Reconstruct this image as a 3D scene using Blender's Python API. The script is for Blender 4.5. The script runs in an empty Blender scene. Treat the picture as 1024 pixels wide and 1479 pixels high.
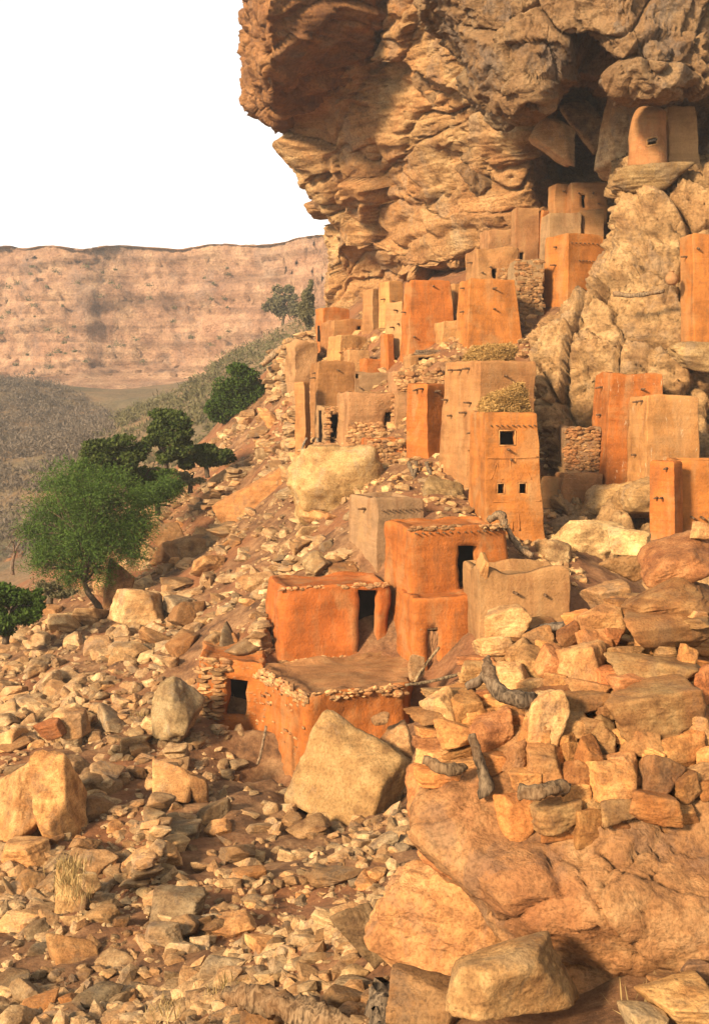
import bpy, math, numpy as np
from mathutils import Vector, Matrix
# ------------------------------------------------------------------ camera, sky, sun, exposure
FPX, CX, CY = 1750.0, 512.0, 560.0          # focal length and principal point in photo pixels (1024 x 1479)
sc = bpy.context.scene
col = sc.collection
cam = bpy.data.cameras.new('camera'); camo = bpy.data.objects.new('camera', cam); col.objects.link(camo)
cam.sensor_fit = 'HORIZONTAL'; cam.sensor_width = 36.0; cam.lens = 36.0 * FPX / 1024.0
cam.shift_y = -(739.5 - CY) / 1024.0
cam.clip_start = 0.1; cam.clip_end = 4000.0
camo.location = (0, 0, 0); camo.rotation_euler = (math.pi / 2, 0, 0)
sc.camera = camo
SUN_AZ, SUN_EL = math.radians(221.0), math.radians(24.0)   # azimuth clockwise from +Y
sdir = Vector((math.sin(SUN_AZ) * math.cos(SUN_EL), math.cos(SUN_AZ) * math.cos(SUN_EL), math.sin(SUN_EL)))
world = bpy.data.worlds.new('World'); sc.world = world; world.use_nodes = True
wn = world.node_tree.nodes; wl = world.node_tree.links; wn.clear()
sky = wn.new('ShaderNodeTexSky'); sky.sky_type = 'NISHITA'; sky.sun_disc = False
sky.sun_elevation = SUN_EL; sky.sun_rotation = SUN_AZ
sky.altitude = 300; sky.air_density = 2.2; sky.dust_density = 0.4; sky.ozone_density = 1.0
hs = wn.new('ShaderNodeHueSaturation'); hs.inputs['Saturation'].default_value = 0.12
bg = wn.new('ShaderNodeBackground'); bg.inputs['Strength'].default_value = 0.10
wo = wn.new('ShaderNodeOutputWorld')
wl.new(sky.outputs[0], hs.inputs['Color']); wl.new(hs.outputs[0], bg.inputs[0]); wl.new(bg.outputs[0], wo.inputs[0])
sun = bpy.data.lights.new('sun', 'SUN'); suno = bpy.data.objects.new('sun', sun); col.objects.link(suno)
sun.energy = 4.9; sun.angle = math.radians(9.0); sun.color = (1.0, 0.78, 0.53)
suno.rotation_euler = sdir.to_track_quat('Z', 'Y').to_euler()
sc.view_settings.view_transform = 'Standard'; sc.view_settings.look = 'None'
sc.view_settings.gamma = 1.0; sc.view_settings.exposure = 1.28; sc.view_settings.use_curve_mapping = False
sc.cycles.max_bounces = 4; sc.cycles.diffuse_bounces = 2; sc.cycles.volume_bounces = 0
sc.cycles.transparent_max_bounces = 4

# ------------------------------------------------------------------ helpers
def P(px, py, D):
    return np.array([(px - CX) / FPX * D, D, -(py - CY) / FPX * D])
def tag(o, label=None, cat=None, group=None, kind=None):
    if label: o['label'] = label
    if cat: o['category'] = cat
    if group: o['group'] = group
    if kind: o['kind'] = kind
    return o
def make_mesh(name, V, F, smooth=True):
    V = np.asarray(V, np.float32); me = bpy.data.meshes.new(name)
    if isinstance(F, np.ndarray):
        n, k = F.shape
        me.vertices.add(len(V)); me.vertices.foreach_set('co', V.ravel())
        me.loops.add(n * k); me.loops.foreach_set('vertex_index', F.astype(np.int32).ravel())
        me.polygons.add(n); me.polygons.foreach_set('loop_start', np.arange(0, n * k, k, dtype=np.int32))
        me.update(calc_edges=True); me.validate()
    else:
        me.from_pydata(V.tolist(), [], [list(map(int, f)) for f in F]); me.update()
    me.polygons.foreach_set('use_smooth', np.full(len(me.polygons), smooth, bool))
    return me
def obj(name, me, mat=None, parent=None, color=None):
    o = bpy.data.objects.new(name, me); col.objects.link(o)
    if mat is not None and not me.materials: me.materials.append(mat)
    if parent is not None: o.parent = parent
    if color is not None: o.color = (*color[:3], 1)
    return o
def empty(name, loc=(0, 0, 0), rz=0):
    o = bpy.data.objects.new(name, None); col.objects.link(o)
    o.location = loc; o.rotation_euler = (0, 0, rz); o.empty_display_size = 0.2
    return o
# ---- noise
def _h(ix, iy, iz, seed):
    with np.errstate(over='ignore'):
        n = (ix.astype(np.int64) * 374761393 + iy.astype(np.int64) * 668265263 + iz.astype(np.int64) * 2147483647 + seed * 974711).astype(np.uint32)
        n = (n ^ (n >> np.uint32(13))) * np.uint32(1274126177)
        n = (n ^ (n >> np.uint32(16))) * np.uint32(2246822519)
        n = n ^ (n >> np.uint32(15))
    return n.astype(np.float64) / 4294967295.0
def vnoise(Q, seed=0):
    Q = np.asarray(Q, float); i = np.floor(Q).astype(np.int64); f = Q - i; f = f * f * f * (f * (f * 6 - 15) + 10)
    r = 0
    for dx in (0, 1):
        wx = f[:, 0] if dx else 1 - f[:, 0]
        for dy in (0, 1):
            wy = f[:, 1] if dy else 1 - f[:, 1]
            for dz in (0, 1):
                wz = f[:, 2] if dz else 1 - f[:, 2]
                r = r + wx * wy * wz * _h(i[:, 0] + dx, i[:, 1] + dy, i[:, 2] + dz, seed)
    return r * 2 - 1
def fbm(Q, octv=4, seed=0, gain=0.5):
    Q = np.asarray(Q, float); a = 1; s = 0; t = 0
    for k in range(octv):
        s = s + a * vnoise(Q * (2.03 ** k) + 17.3 * k, seed + k); t += a; a *= gain
    return s / t
def worley(Q, seed=0):
    i = np.floor(Q).astype(np.int64); f1 = np.full(len(Q), 9.0); f2 = f1.copy(); cid = np.zeros(len(Q))
    for dx in (-1, 0, 1):
        for dy in (-1, 0, 1):
            for dz in (-1, 0, 1):
                c = i + np.array([dx, dy, dz]); a = (c[:, 0], c[:, 1], c[:, 2])
                p = c + np.stack([_h(*a, seed), _h(*a, seed + 1), _h(*a, seed + 2)], 1)
                d = np.sqrt(((p - Q) ** 2).sum(1)); hh = _h(*a, seed + 3)
                n = d < f1
                f2 = np.where(n, f1, np.minimum(f2, d)); cid = np.where(n, hh, cid); f1 = np.where(n, d, f1)
    return f1, f2, cid
def facet(Q, seed, tilt=0.9):
    i = np.floor(Q).astype(np.int64); f1 = np.full(len(Q), 9.0); f2 = f1.copy(); val = np.zeros(len(Q))
    for dx in (-1, 0, 1):
        for dy in (-1, 0, 1):
            for dz in (-1, 0, 1):
                c = i + np.array([dx, dy, dz]); a = (c[:, 0], c[:, 1], c[:, 2])
                df = Q - (c + np.stack([_h(*a, seed), _h(*a, seed + 1), _h(*a, seed + 2)], 1)); d = np.sqrt((df ** 2).sum(1))
                v = (_h(*a, seed + 3) - 0.5) + tilt * (df[:, 0] * (_h(*a, seed + 4) - .5) + df[:, 1] * (_h(*a, seed + 5) - .5) + df[:, 2] * (_h(*a, seed + 6) - .35)) * 2
                n = d < f1; f2 = np.where(n, f1, np.minimum(f2, d)); val = np.where(n, v, val); f1 = np.where(n, d, f1)
    return val, f2 - f1
def sstep(a, b, x):
    t = np.clip((x - a) / (b - a), 0, 1); return t * t * (3 - 2 * t)
# ---- sheets from control grids
def catmull(C, t):
    C = np.asarray(C, float); n = len(C); i = np.clip(np.floor(t).astype(int), 0, n - 2); f = t - i
    g = lambda k: C[np.clip(k, 0, n - 1)]
    sh = (-1,) + (1,) * (C.ndim - 1); f = f.reshape(sh)
    p0, p1, p2, p3 = g(i - 1), g(i), g(i + 1), g(i + 2)
    return 0.5 * (2 * p1 + (p2 - p0) * f + (2 * p0 - 5 * p1 + 4 * p2 - p3) * f ** 2 + (3 * p1 - p0 - 3 * p2 + p3) * f ** 3)
def even(C, n):                                    # parameter values evenly spaced by chord length
    d = np.sqrt((np.diff(C, axis=0) ** 2).sum(-1)); d = d.mean(1) if d.ndim > 1 else d
    s = np.concatenate([[0], np.cumsum(d)]); return np.interp(np.linspace(0, s[-1], n), s, np.arange(len(s)))
def grid_faces(nr, nc):
    a = np.arange(nr * nc).reshape(nr, nc)
    return np.stack([a[:-1, :-1], a[:-1, 1:], a[1:, 1:], a[1:, :-1]], -1).reshape(-1, 4)
def grid_normals(G):
    du = np.gradient(G, axis=1); dv = np.gradient(G, axis=0); n = np.cross(du, dv)
    return n / (np.linalg.norm(n, axis=-1, keepdims=True) + 1e-9)
def sheet(rows, nr, nc):
    C = np.array([[P(*c) if len(c) == 3 else np.array(c[:3]) for c in r] for r in rows])
    A = catmull(C, even(C, nr)); A = catmull(A.transpose(1, 0, 2), even(A.transpose(1, 0, 2), nc)).transpose(1, 0, 2)
    return A
# ---- materials
class NT:
    def __init__(s, name):
        s.m = bpy.data.materials.new(name); s.m.use_nodes = True; s.t = s.m.node_tree; s.t.nodes.clear()
        s.out = s.n('ShaderNodeOutputMaterial')
    def n(s, typ, **kw):
        o = s.t.nodes.new(typ)
        for k, v in kw.items():
            if k.startswith('i_'):
                key = k[2:]; key = int(key) if key.isdigit() else key.replace('_', ' ')
                s.put(o, key, v)
            else: setattr(o, k, v)
        return o
    def put(s, o, key, v):
        if isinstance(v, bpy.types.NodeSocket): s.t.links.new(v, o.inputs[key])
        else: o.inputs[key].default_value = v
    def math(s, op, a, b=0.0, c=None):
        o = s.n('ShaderNodeMath', operation=op); s.put(o, 0, a); s.put(o, 1, b)
        if c is not None: s.put(o, 2, c)
        return o.outputs[0]
    def vmath(s, op, a, b=(0, 0, 0)):
        o = s.n('ShaderNodeVectorMath', operation=op); s.put(o, 0, a); s.put(o, 1, b); return o.outputs[0]
    def noise(s, vec, scale, detail=5, rough=0.6, dist=0.0):
        o = s.n('ShaderNodeTexNoise'); s.put(o, 'Vector', vec); s.put(o, 'Scale', scale); s.put(o, 'Detail', detail); s.put(o, 'Roughness', rough); s.put(o, 'Distortion', dist)
        return o.outputs[0]
    def ramp(s, fac, stops):
        o = s.n('ShaderNodeValToRGB'); s.put(o, 0, fac); e = o.color_ramp.elements
        while len(e) < len(stops): e.new(0.5)
        for k, (p, c) in enumerate(stops):
            e[k].position = p; e[k].color = (*c, 1) if len(c) == 3 else c
        return o.outputs[0]
    def mix(s, fac, a, b, mode='MIX'):
        o = s.n('ShaderNodeMix', data_type='RGBA', blend_type=mode)
        s.put(o, 0, fac)
        for k, v in ((6, a), (7, b)): s.put(o, k, v if isinstance(v, bpy.types.NodeSocket) else (*v, 1))
        return o.outputs[2]
    def finish(s, color, rough=0.92, bump=None, strength=0.5, dist=0.05, spec=0.15, sub=None):
        b = s.n('ShaderNodeBsdfPrincipled'); s.put(b, 'Base Color', color); s.put(b, 'Roughness', rough); s.put(b, 'Specular IOR Level', spec)
        if bump is not None:
            bp = s.n('ShaderNodeBump', i_Strength=strength, i_Distance=dist); s.put(bp, 'Height', bump); s.put(b, 'Normal', bp.outputs[0])
        s.t.links.new(b.outputs[0], s.out.inputs[0]); return s.m
g3 = lambda v: (v, v, v)
ALB = 0.60
sca = lambda t, k=None: tuple(x * (k or ALB) for x in t)
def rock_mat(name, dark, mid, light, alt, grey, scale=1.0, strata=0.35, patina=0.5, bump=0.6, bdist=0.06, altw=0.5):
    dark, mid, light, alt, grey = (sca(q) for q in (dark, mid, light, alt, grey))
    s = NT(name); tc = s.n('ShaderNodeTexCoord'); oi = s.n('ShaderNodeObjectInfo'); ge = s.n('ShaderNodeNewGeometry')
    rnd = s.math('FRACT', s.math('ADD', oi.outputs['Random'], ge.outputs['Random Per Island']))
    pos = s.vmath('ADD', ge.outputs['Position'], (0, 0, 0))
    n1 = s.noise(pos, 1.3 * scale, 8, 0.68)
    n2 = s.noise(pos, 0.33 * scale, 4, 0.55, 0.3)
    n3 = s.noise(s.vmath('MULTIPLY', pos, (1, 1, 0.5)), 0.9 * scale, 6, 0.7, 0.5)
    st = s.noise(s.vmath('MULTIPLY', pos, (0.25, 0.25, 5.0)), 0.9 * scale, 5, 0.6, 0.2)
    fine = s.noise(pos, 14 * scale, 5, 0.7)
    c = s.ramp(n1, [(0.36, dark), (0.5, mid), (0.63, light)])
    rn2 = s.math('FRACT', s.math('MULTIPLY', rnd, 7.31))
    am = s.ramp(s.math('ADD', n2, s.math('MULTIPLY', s.math('SUBTRACT', rn2, 0.5), 0.35)), [(0.47, g3(0)), (0.6, g3(1))])
    c = s.mix(s.math('MULTIPLY', am, altw), c, alt)
    c = s.mix(strata, c, s.ramp(st, [(0.36, g3(0.4)), (0.5, g3(0.95)), (0.64, g3(1.25))]), 'MULTIPLY')
    pm = s.ramp(n3, [(0.53, g3(0)), (0.61, g3(1))])
    c = s.mix(s.math('MULTIPLY', pm, patina), c, grey)
    rn3 = s.math('FRACT', s.math('MULTIPLY', rnd, 23.7))
    tone = s.math('ADD', 0.58, s.math('MULTIPLY', rn3, 0.7))
    comb = s.n('ShaderNodeCombineColor'); [s.put(comb, k, tone) for k in range(3)]
    c = s.mix(1.0, c, comb.outputs[0], 'MULTIPLY')
    c = s.mix(0.6, c, s.ramp(fine, [(0.36, g3(0.42)), (0.54, g3(1.12))]), 'MULTIPLY')
    pit = s.noise(s.vmath('MULTIPLY', pos, (1, 1, 1.8)), 6.0 * scale, 6, 0.75, 0.6)
    c = s.mix(s.ramp(pit, [(0.33, g3(0.75)), (0.42, g3(0.0))]), c, sca(dark, 0.55))
    c = s.mix(1.0, c, oi.outputs['Color'], 'MULTIPLY')
    b1 = s.noise(pos, 3.5 * scale, 8, 0.72); b2 = s.math('MULTIPLY', st, 0.8)
    vo = s.n('ShaderNodeTexVoronoi', feature='DISTANCE_TO_EDGE'); s.put(vo, 'Vector', s.vmath('ADD', pos, s.vmath('MULTIPLY', s.n('ShaderNodeTexNoise', i_Scale=1.5 * scale).outputs[1], (0.7, 0.7, 0.7)))); s.put(vo, 'Scale', 1.1 * scale)
    cr = s.math('MULTIPLY', s.ramp(vo.outputs[0], [(0.0, g3(0)), (0.025, g3(1))]), 0.10)
    return s.finish(c, 0.93, s.math('ADD', s.math('ADD', s.math('ADD', b1, b2), cr), s.math('ADD', s.math('MULTIPLY', fine, 0.35), s.math('MULTIPLY', pit, 0.5))), bump * 1.15, bdist)
CREAM, TAN, ORG, BRN, GRY = (0.56, 0.385, 0.19), (0.43, 0.262, 0.115), (0.44, 0.185, 0.06), (0.21, 0.115, 0.055), (0.25, 0.195, 0.14)
M_cliff = rock_mat('sandstone_cliff', (0.38, 0.195, 0.08), (0.60, 0.35, 0.145), (0.76, 0.49, 0.225), (0.60, 0.265, 0.09), (0.36, 0.28, 0.2), 0.5, 0.45, 0.35, 0.9, 0.16, 0.5)
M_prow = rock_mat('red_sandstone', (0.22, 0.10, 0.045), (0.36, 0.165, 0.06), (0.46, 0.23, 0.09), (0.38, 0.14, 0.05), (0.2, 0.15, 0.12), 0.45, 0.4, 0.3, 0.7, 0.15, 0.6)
M_over = rock_mat('weathered_sandstone', (0.30, 0.18, 0.095), (0.54, 0.34, 0.17), (0.70, 0.48, 0.25), (0.56, 0.29, 0.115), (0.32, 0.26, 0.21), 0.5, 0.3, 0.55, 0.9, 0.15, 0.5)
M_butt = rock_mat('pale_sandstone', (0.31, 0.17, 0.072), (0.52, 0.305, 0.125), (0.65, 0.41, 0.185), (0.50, 0.24, 0.085), (0.30, 0.22, 0.15), 0.6, 0.35, 0.4, 0.9, 0.10, 0.4)
M_far = rock_mat('distant_sandstone', (0.27, 0.145, 0.085), (0.44, 0.25, 0.145), (0.56, 0.345, 0.20), (0.42, 0.2, 0.11), (0.27, 0.2, 0.16), 0.12, 0.5, 0.35, 0.9, 0.8, 0.5)
M_rock = rock_mat('loose_sandstone', (0.29, 0.16, 0.075), (0.54, 0.33, 0.15), (0.74, 0.50, 0.25), (0.53, 0.26, 0.095), (0.25, 0.195, 0.14), 2.0, 0.3, 0.45, 0.6, 0.04, 0.55)
M_stone = rock_mat('wall_sandstone', (0.32, 0.16, 0.068), (0.54, 0.29, 0.115), (0.68, 0.415, 0.18), (0.55, 0.22, 0.075), (0.30, 0.19, 0.115), 3.2, 0.35, 0.4, 0.6, 0.02, 0.5)
M_fore = rock_mat('smooth_orange_sandstone', (0.36, 0.165, 0.066), (0.55, 0.265, 0.10), (0.67, 0.37, 0.155), (0.57, 0.22, 0.08), (0.22, 0.145, 0.10), 1.6, 0.25, 0.4, 0.8, 0.04, 0.5)
M_pale = rock_mat('pale_bedrock', (0.34, 0.21, 0.10), (0.55, 0.37, 0.175), (0.70, 0.51, 0.265), (0.50, 0.29, 0.12), (0.42, 0.35, 0.27), 1.3, 0.3, 0.35, 0.8, 0.05, 0.35)
def ground_mat():
    s = NT('slope_earth'); ge = s.n('ShaderNodeNewGeometry'); pos = ge.outputs['Position']
    n1 = s.noise(pos, 1.6, 8, 0.7); n2 = s.noise(pos, 0.25, 3, 0.5); n3 = s.noise(pos, 12, 5, 0.7)
    c = s.ramp(n1, [(0.37, (0.075, 0.038, 0.019)), (0.5, (0.16, 0.08, 0.036)), (0.64, (0.25, 0.14, 0.065))])
    c = s.mix(s.ramp(n2, [(0.45, g3(0)), (0.6, g3(0.7))]), c, (0.21, 0.083, 0.033))
    c = s.mix(0.6, c, s.ramp(n3, [(0.3, g3(0.5)), (0.6, g3(1.15))]), 'MULTIPLY')
    return s.finish(c, 0.95, s.math('ADD', s.noise(pos, 5, 8, 0.75), s.math('MULTIPLY', n3, 0.3)), 0.8, 0.08)
M_ground = ground_mat()
def valley_mat():
    s = NT('valley_earth'); pos = s.n('ShaderNodeNewGeometry').outputs['Position']
    n1 = s.noise(pos, 0.06, 8, 0.7); n2 = s.noise(pos, 0.9, 5, 0.7)
    c = s.ramp(n1, [(0.35, (0.085, 0.075, 0.04)), (0.52, (0.155, 0.105, 0.055)), (0.68, (0.22, 0.125, 0.06))])
    c = s.mix(0.7, c, s.ramp(n2, [(0.3, g3(0.45)), (0.65, g3(1.15))]), 'MULTIPLY')
    return s.finish(c, 0.95, n2, 0.6, 0.6)
M_valley = valley_mat()
def mud_mat(name='mud_plaster', spots=0.0, stony=0.0):
    s = NT(name); tc = s.n('ShaderNodeTexCoord'); oi = s.n('ShaderNodeObjectInfo'); pos = s.n('ShaderNodeNewGeometry').outputs['Position']
    n1 = s.noise(pos, 1.1, 6, 0.65); n2 = s.noise(s.vmath('MULTIPLY', pos, (1.4, 1.4, 0.35)), 1.2, 6, 0.65, 0.3); n3 = s.noise(pos, 16, 6, 0.75)
    crs = s.noise(s.vmath('MULTIPLY', pos, (0.35, 0.35, 4.5)), 1.2, 4, 0.55, 0.2)
    c = s.ramp(n1, [(0.36, g3(0.44)), (0.5, g3(0.60)), (0.64, g3(0.72))])
    c = s.mix(1.0, c, oi.outputs['Color'], 'MULTIPLY')
    c = s.mix(s.ramp(n2, [(0.52, g3(0)), (0.66, g3(0.45))]), c, sca((0.47, 0.29, 0.13)))
    c = s.mix(s.ramp(n2, [(0.33, g3(0.6)), (0.46, g3(0.0))]), c, (0.165, 0.068, 0.025))
    stk = s.noise(s.vmath('MULTIPLY', pos, (4.5, 4.5, 0.28)), 1.3, 5, 0.65, 0.25); pat = s.noise(pos, 0.55, 4, 0.6, 0.6)
    c = s.mix(s.ramp(stk, [(0.54, g3(0)), (0.68, g3(0.4))]), c, (0.16, 0.075, 0.03))
    c = s.mix(s.ramp(pat, [(0.53, g3(0)), (0.60, g3(0.42))]), c, (0.30, 0.165, 0.065))
    c = s.mix(0.32, c, s.ramp(crs, [(0.38, g3(0.68)), (0.54, g3(1.05))]), 'MULTIPLY')
    c = s.mix(0.32, c, s.ramp(n3, [(0.36, g3(0.55)), (0.56, g3(1.12))]), 'MULTIPLY')
    b = s.math('ADD', s.math('ADD', s.noise(pos, 4, 6, 0.7), s.math('MULTIPLY', n3, 0.35)), s.math('MULTIPLY', crs, 0.6))
    if spots:
        sp = s.noise(s.vmath('MULTIPLY', pos, (5, 5, 1.1)), 1.6, 5, 0.7, 0.4); sm = s.noise(pos, 0.9, 2, 0.5)
        f = s.math('MULTIPLY', s.ramp(sp, [(0.60, g3(0)), (0.66, g3(1))]), s.ramp(sm, [(0.42, g3(0)), (0.55, g3(spots))]))
        c = s.mix(f, c, (0.5, 0.39, 0.25))
    if stony:
        vo = s.n('ShaderNodeTexVoronoi', feature='F1'); s.put(vo, 'Vector', s.vmath('MULTIPLY', pos, (1, 1, 1.7))); s.put(vo, 'Scale', 6.5); s.put(vo, 'Randomness', 1.0)
        f = s.math('MULTIPLY', s.ramp(s.math('ADD', vo.outputs['Distance'], s.math('MULTIPLY', s.math('SUBTRACT', s.noise(pos, 9, 3, 0.6), 0.5), 0.5)), [(0.2, g3(1)), (0.38, g3(0))]), s.ramp(s.noise(pos, 1.4, 3, 0.6), [(0.42, g3(0)), (0.56, g3(stony))]))
        c = s.mix(s.math('MULTIPLY', f, 0.55), c, (0.28, 0.175, 0.08)); b = s.math('ADD', b, s.math('MULTIPLY', f, 0.5))
    vc = s.n('ShaderNodeTexVoronoi', feature='DISTANCE_TO_EDGE'); s.put(vc, 'Vector', s.vmath('ADD', pos, s.vmath('MULTIPLY', s.n('ShaderNodeTexNoise', i_Scale=2.0).outputs[1], (0.5, 0.5, 0.5)))); s.put(vc, 'Scale', 0.8)
    b = s.math('ADD', b, s.math('MULTIPLY', s.ramp(vc.outputs[0], [(0.0, g3(0)), (0.015, g3(1))]), 0.07))
    return s.finish(c, 0.95, b, 0.7, 0.06, 0.1)
M_mud = mud_mat(); M_mud_spots = mud_mat('streaked_mud_plaster', spots=0.75); M_mud_stony = mud_mat('stony_mud_plaster', stony=0.8)
def opening_shade_mat():  # near-black colour painted in for the shade inside doors and windows
    s = NT('opening_shade_black'); pos = s.n('ShaderNodeNewGeometry').outputs['Position']; n = s.noise(pos, 3, 4, 0.6)
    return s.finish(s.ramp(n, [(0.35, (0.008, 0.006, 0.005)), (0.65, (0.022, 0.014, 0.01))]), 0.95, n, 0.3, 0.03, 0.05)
M_opening_shade = opening_shade_mat()
def wood_mat():
    s = NT('weathered_wood'); tc = s.n('ShaderNodeTexCoord'); oi = s.n('ShaderNodeObjectInfo'); pos = tc.outputs['Object']
    n = s.noise(s.vmath('MULTIPLY', pos, (9, 9, 2.0)), 2.5, 6, 0.65, 0.4); n2 = s.noise(pos, 2, 3, 0.5)
    c = s.ramp(n, [(0.38, (0.04, 0.03, 0.02)), (0.5, (0.14, 0.108, 0.075)), (0.66, (0.25, 0.20, 0.14))])
    c = s.mix(s.ramp(n2, [(0.5, g3(0)), (0.7, g3(0.5))]), c, (0.17, 0.095, 0.045)); c = s.mix(1.0, c, oi.outputs['Color'], 'MULTIPLY')
    return s.finish(c, 0.9, n, 0.9, 0.02)
M_wood = wood_mat()
def leaf_mat(name, a, b, trans=0.25):
    a, b = sca(a, 0.72), sca(b, 0.72)
    s = NT(name); ge = s.n('ShaderNodeNewGeometry'); pos = ge.outputs['Position']
    c = s.ramp(ge.outputs['Random Per Island'], [(0.0, a), (1.0, b)])
    c = s.mix(0.6, c, s.ramp(s.noise(pos, 0.8, 3, 0.6), [(0.3, g3(0.6)), (0.7, g3(1.25))]), 'MULTIPLY')
    d = s.n('ShaderNodeBsdfDiffuse'); s.put(d, 0, c); t = s.n('ShaderNodeBsdfTranslucent'); s.put(t, 0, c)
    m = s.n('ShaderNodeMixShader', i_0=trans); s.t.links.new(d.outputs[0], m.inputs[1]); s.t.links.new(t.outputs[0], m.inputs[2])
    s.t.links.new(m.outputs[0], s.out.inputs[0]); return s.m
M_leaf_acacia = leaf_mat('acacia_leaf', (0.05, 0.10, 0.02), (0.13, 0.20, 0.045))
M_leaf_dark = leaf_mat('broad_leaf', (0.03, 0.055, 0.012), (0.12, 0.145, 0.04))
M_leaf_round = leaf_mat('bush_leaf', (0.04, 0.08, 0.014), (0.10, 0.15, 0.03))
M_leaf_dry = leaf_mat('dry_scrub_leaf', (0.13, 0.12, 0.055), (0.22, 0.19, 0.095))
M_leaf_grey = leaf_mat('leafless_scrub_twig', (0.12, 0.095, 0.07), (0.25, 0.20, 0.15))
M_straw = leaf_mat('millet_straw', (0.30, 0.165, 0.05), (0.60, 0.37, 0.13), 0.15)
M_grass = leaf_mat('dry_grass_blade', (0.36, 0.24, 0.09), (0.55, 0.40, 0.18), 0.15)

# ------------------------------------------------------------------ rocks
def ico(sub):
    t = (1 + 5 ** .5) / 2
    V = np.array([(-1, t, 0), (1, t, 0), (-1, -t, 0), (1, -t, 0), (0, -1, t), (0, 1, t), (0, -1, -t), (0, 1, -t), (t, 0, -1), (t, 0, 1), (-t, 0, -1), (-t, 0, 1)], float)
    F = np.array([(0, 11, 5), (0, 5, 1), (0, 1, 7), (0, 7, 10), (0, 10, 11), (1, 5, 9), (5, 11, 4), (11, 10, 2), (10, 7, 6), (7, 1, 8), (3, 9, 4), (3, 4, 2), (3, 2, 6), (3, 6, 8), (3, 8, 9), (4, 9, 5), (2, 4, 11), (6, 2, 10), (8, 6, 7), (9, 8, 1)])
    V /= np.linalg.norm(V[0])
    for _ in range(sub):
        E = np.sort(np.concatenate([F[:, [0, 1]], F[:, [1, 2]], F[:, [2, 0]]]), 1)
        U, inv = np.unique(E, axis=0, return_inverse=True); inv = inv.ravel()
        m = V[U].mean(1); m /= np.linalg.norm(m, axis=1, keepdims=True)
        n = len(F); a, b, c = inv[:n] + len(V), inv[n:2 * n] + len(V), inv[2 * n:] + len(V)
        F = np.concatenate([np.stack([F[:, 0], a, c], 1), np.stack([F[:, 1], b, a], 1), np.stack([F[:, 2], c, b], 1), np.stack([a, b, c], 1)])
        V = np.concatenate([V, m])
    return V, F
ICO = {k: ico(k) for k in (0, 1, 2, 3, 4, 5)}
def rock_vf(seed, sub, k=7, p=16, noise=0.05, boxy=0.25, strata=0.0):
    r = np.random.default_rng(seed); d, F = ICO[sub]
    ax = np.concatenate([np.eye(3), -np.eye(3)]) + r.normal(0, boxy, (6, 3)); ex = r.normal(0, 1, (k, 3))
    N = np.concatenate([ax, ex]); N /= np.linalg.norm(N, axis=1, keepdims=True)
    h = np.concatenate([r.uniform(0.62, 0.9, 6), r.uniform(0.72, 1.0, k)])
    q = np.maximum(0, d @ N.T / h); rad = (q ** p).sum(1) ** (-1 / p)
    V = d * rad[:, None]
    if noise:
        V = V + d * (fbm(V * 1.7 + seed, 3, seed)[:, None] * noise * 1.6)
        if sub >= 3: V = V + d * (fbm(V * 6 + seed, 3, seed + 5, 0.6)[:, None] * noise * 0.8)
    if strata and sub >= 3:
        zz = V[:, 2] * 7 + fbm(V * 1.5, 2, seed) * 0.8; kk = np.floor(zz); ff = zz - kk
        off = (_h(kk.astype(int), kk.astype(int) * 0, kk.astype(int) * 0, seed) - 0.5) * strata - sstep(0.16, 0.0, np.minimum(ff, 1 - ff)) * strata * 0.6
        V = V + d * off[:, None]
    lo, hi = V.min(0), V.max(0); V = (V - (lo + hi) / 2) / (hi - lo)
    return V, F
def rock_lib(n, seed, sub, mat, **kw):
    L = []
    for i in range(n):
        me = make_mesh('rock_shape', *rock_vf(seed + i, sub, **kw), smooth=True); me.materials.append(mat); L.append(me)
    return L
LIB_BIG = rock_lib(7, 100, 4, M_rock, k=7, p=30, noise=0.045, boxy=0.25, strata=0.018)
LIB_MID = rock_lib(16, 200, 4, M_rock, k=6, p=26, noise=0.05, boxy=0.28, strata=0.02)
LIB_SMALL = rock_lib(16, 300, 3, M_rock, k=6, p=26, noise=0.05, boxy=0.3)
LIB_WALL = rock_lib(18, 400, 4, M_stone, k=5, p=22, noise=0.055, boxy=0.22, strata=0.03)
LIB_ROUND = rock_lib(5, 500, 5, M_fore, k=11, p=12, noise=0.085, boxy=0.35, strata=0.015)
LIB_LEDGE = rock_lib(4, 560, 4, M_pale, k=9, p=10, noise=0.10, boxy=0.3, strata=0.045)
LIB_BLOCK = rock_lib(3, 580, 4, M_pale, k=4, p=28, noise=0.05, boxy=0.14, strata=0.012)
LIB_PALE = rock_lib(6, 520, 4, M_pale, k=9, p=16, noise=0.075, boxy=0.3, strata=0.03)
def place_rock(name, me, loc, dims, rot=(0, 0, 0), color=(1, 1, 1), parent=None):
    o = bpy.data.objects.new(name, me); col.objects.link(o); o.location = loc; o.scale = dims; o.rotation_euler = rot; o.color = (*color, 1)
    if parent is not None: o.parent = parent
    return o

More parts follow.
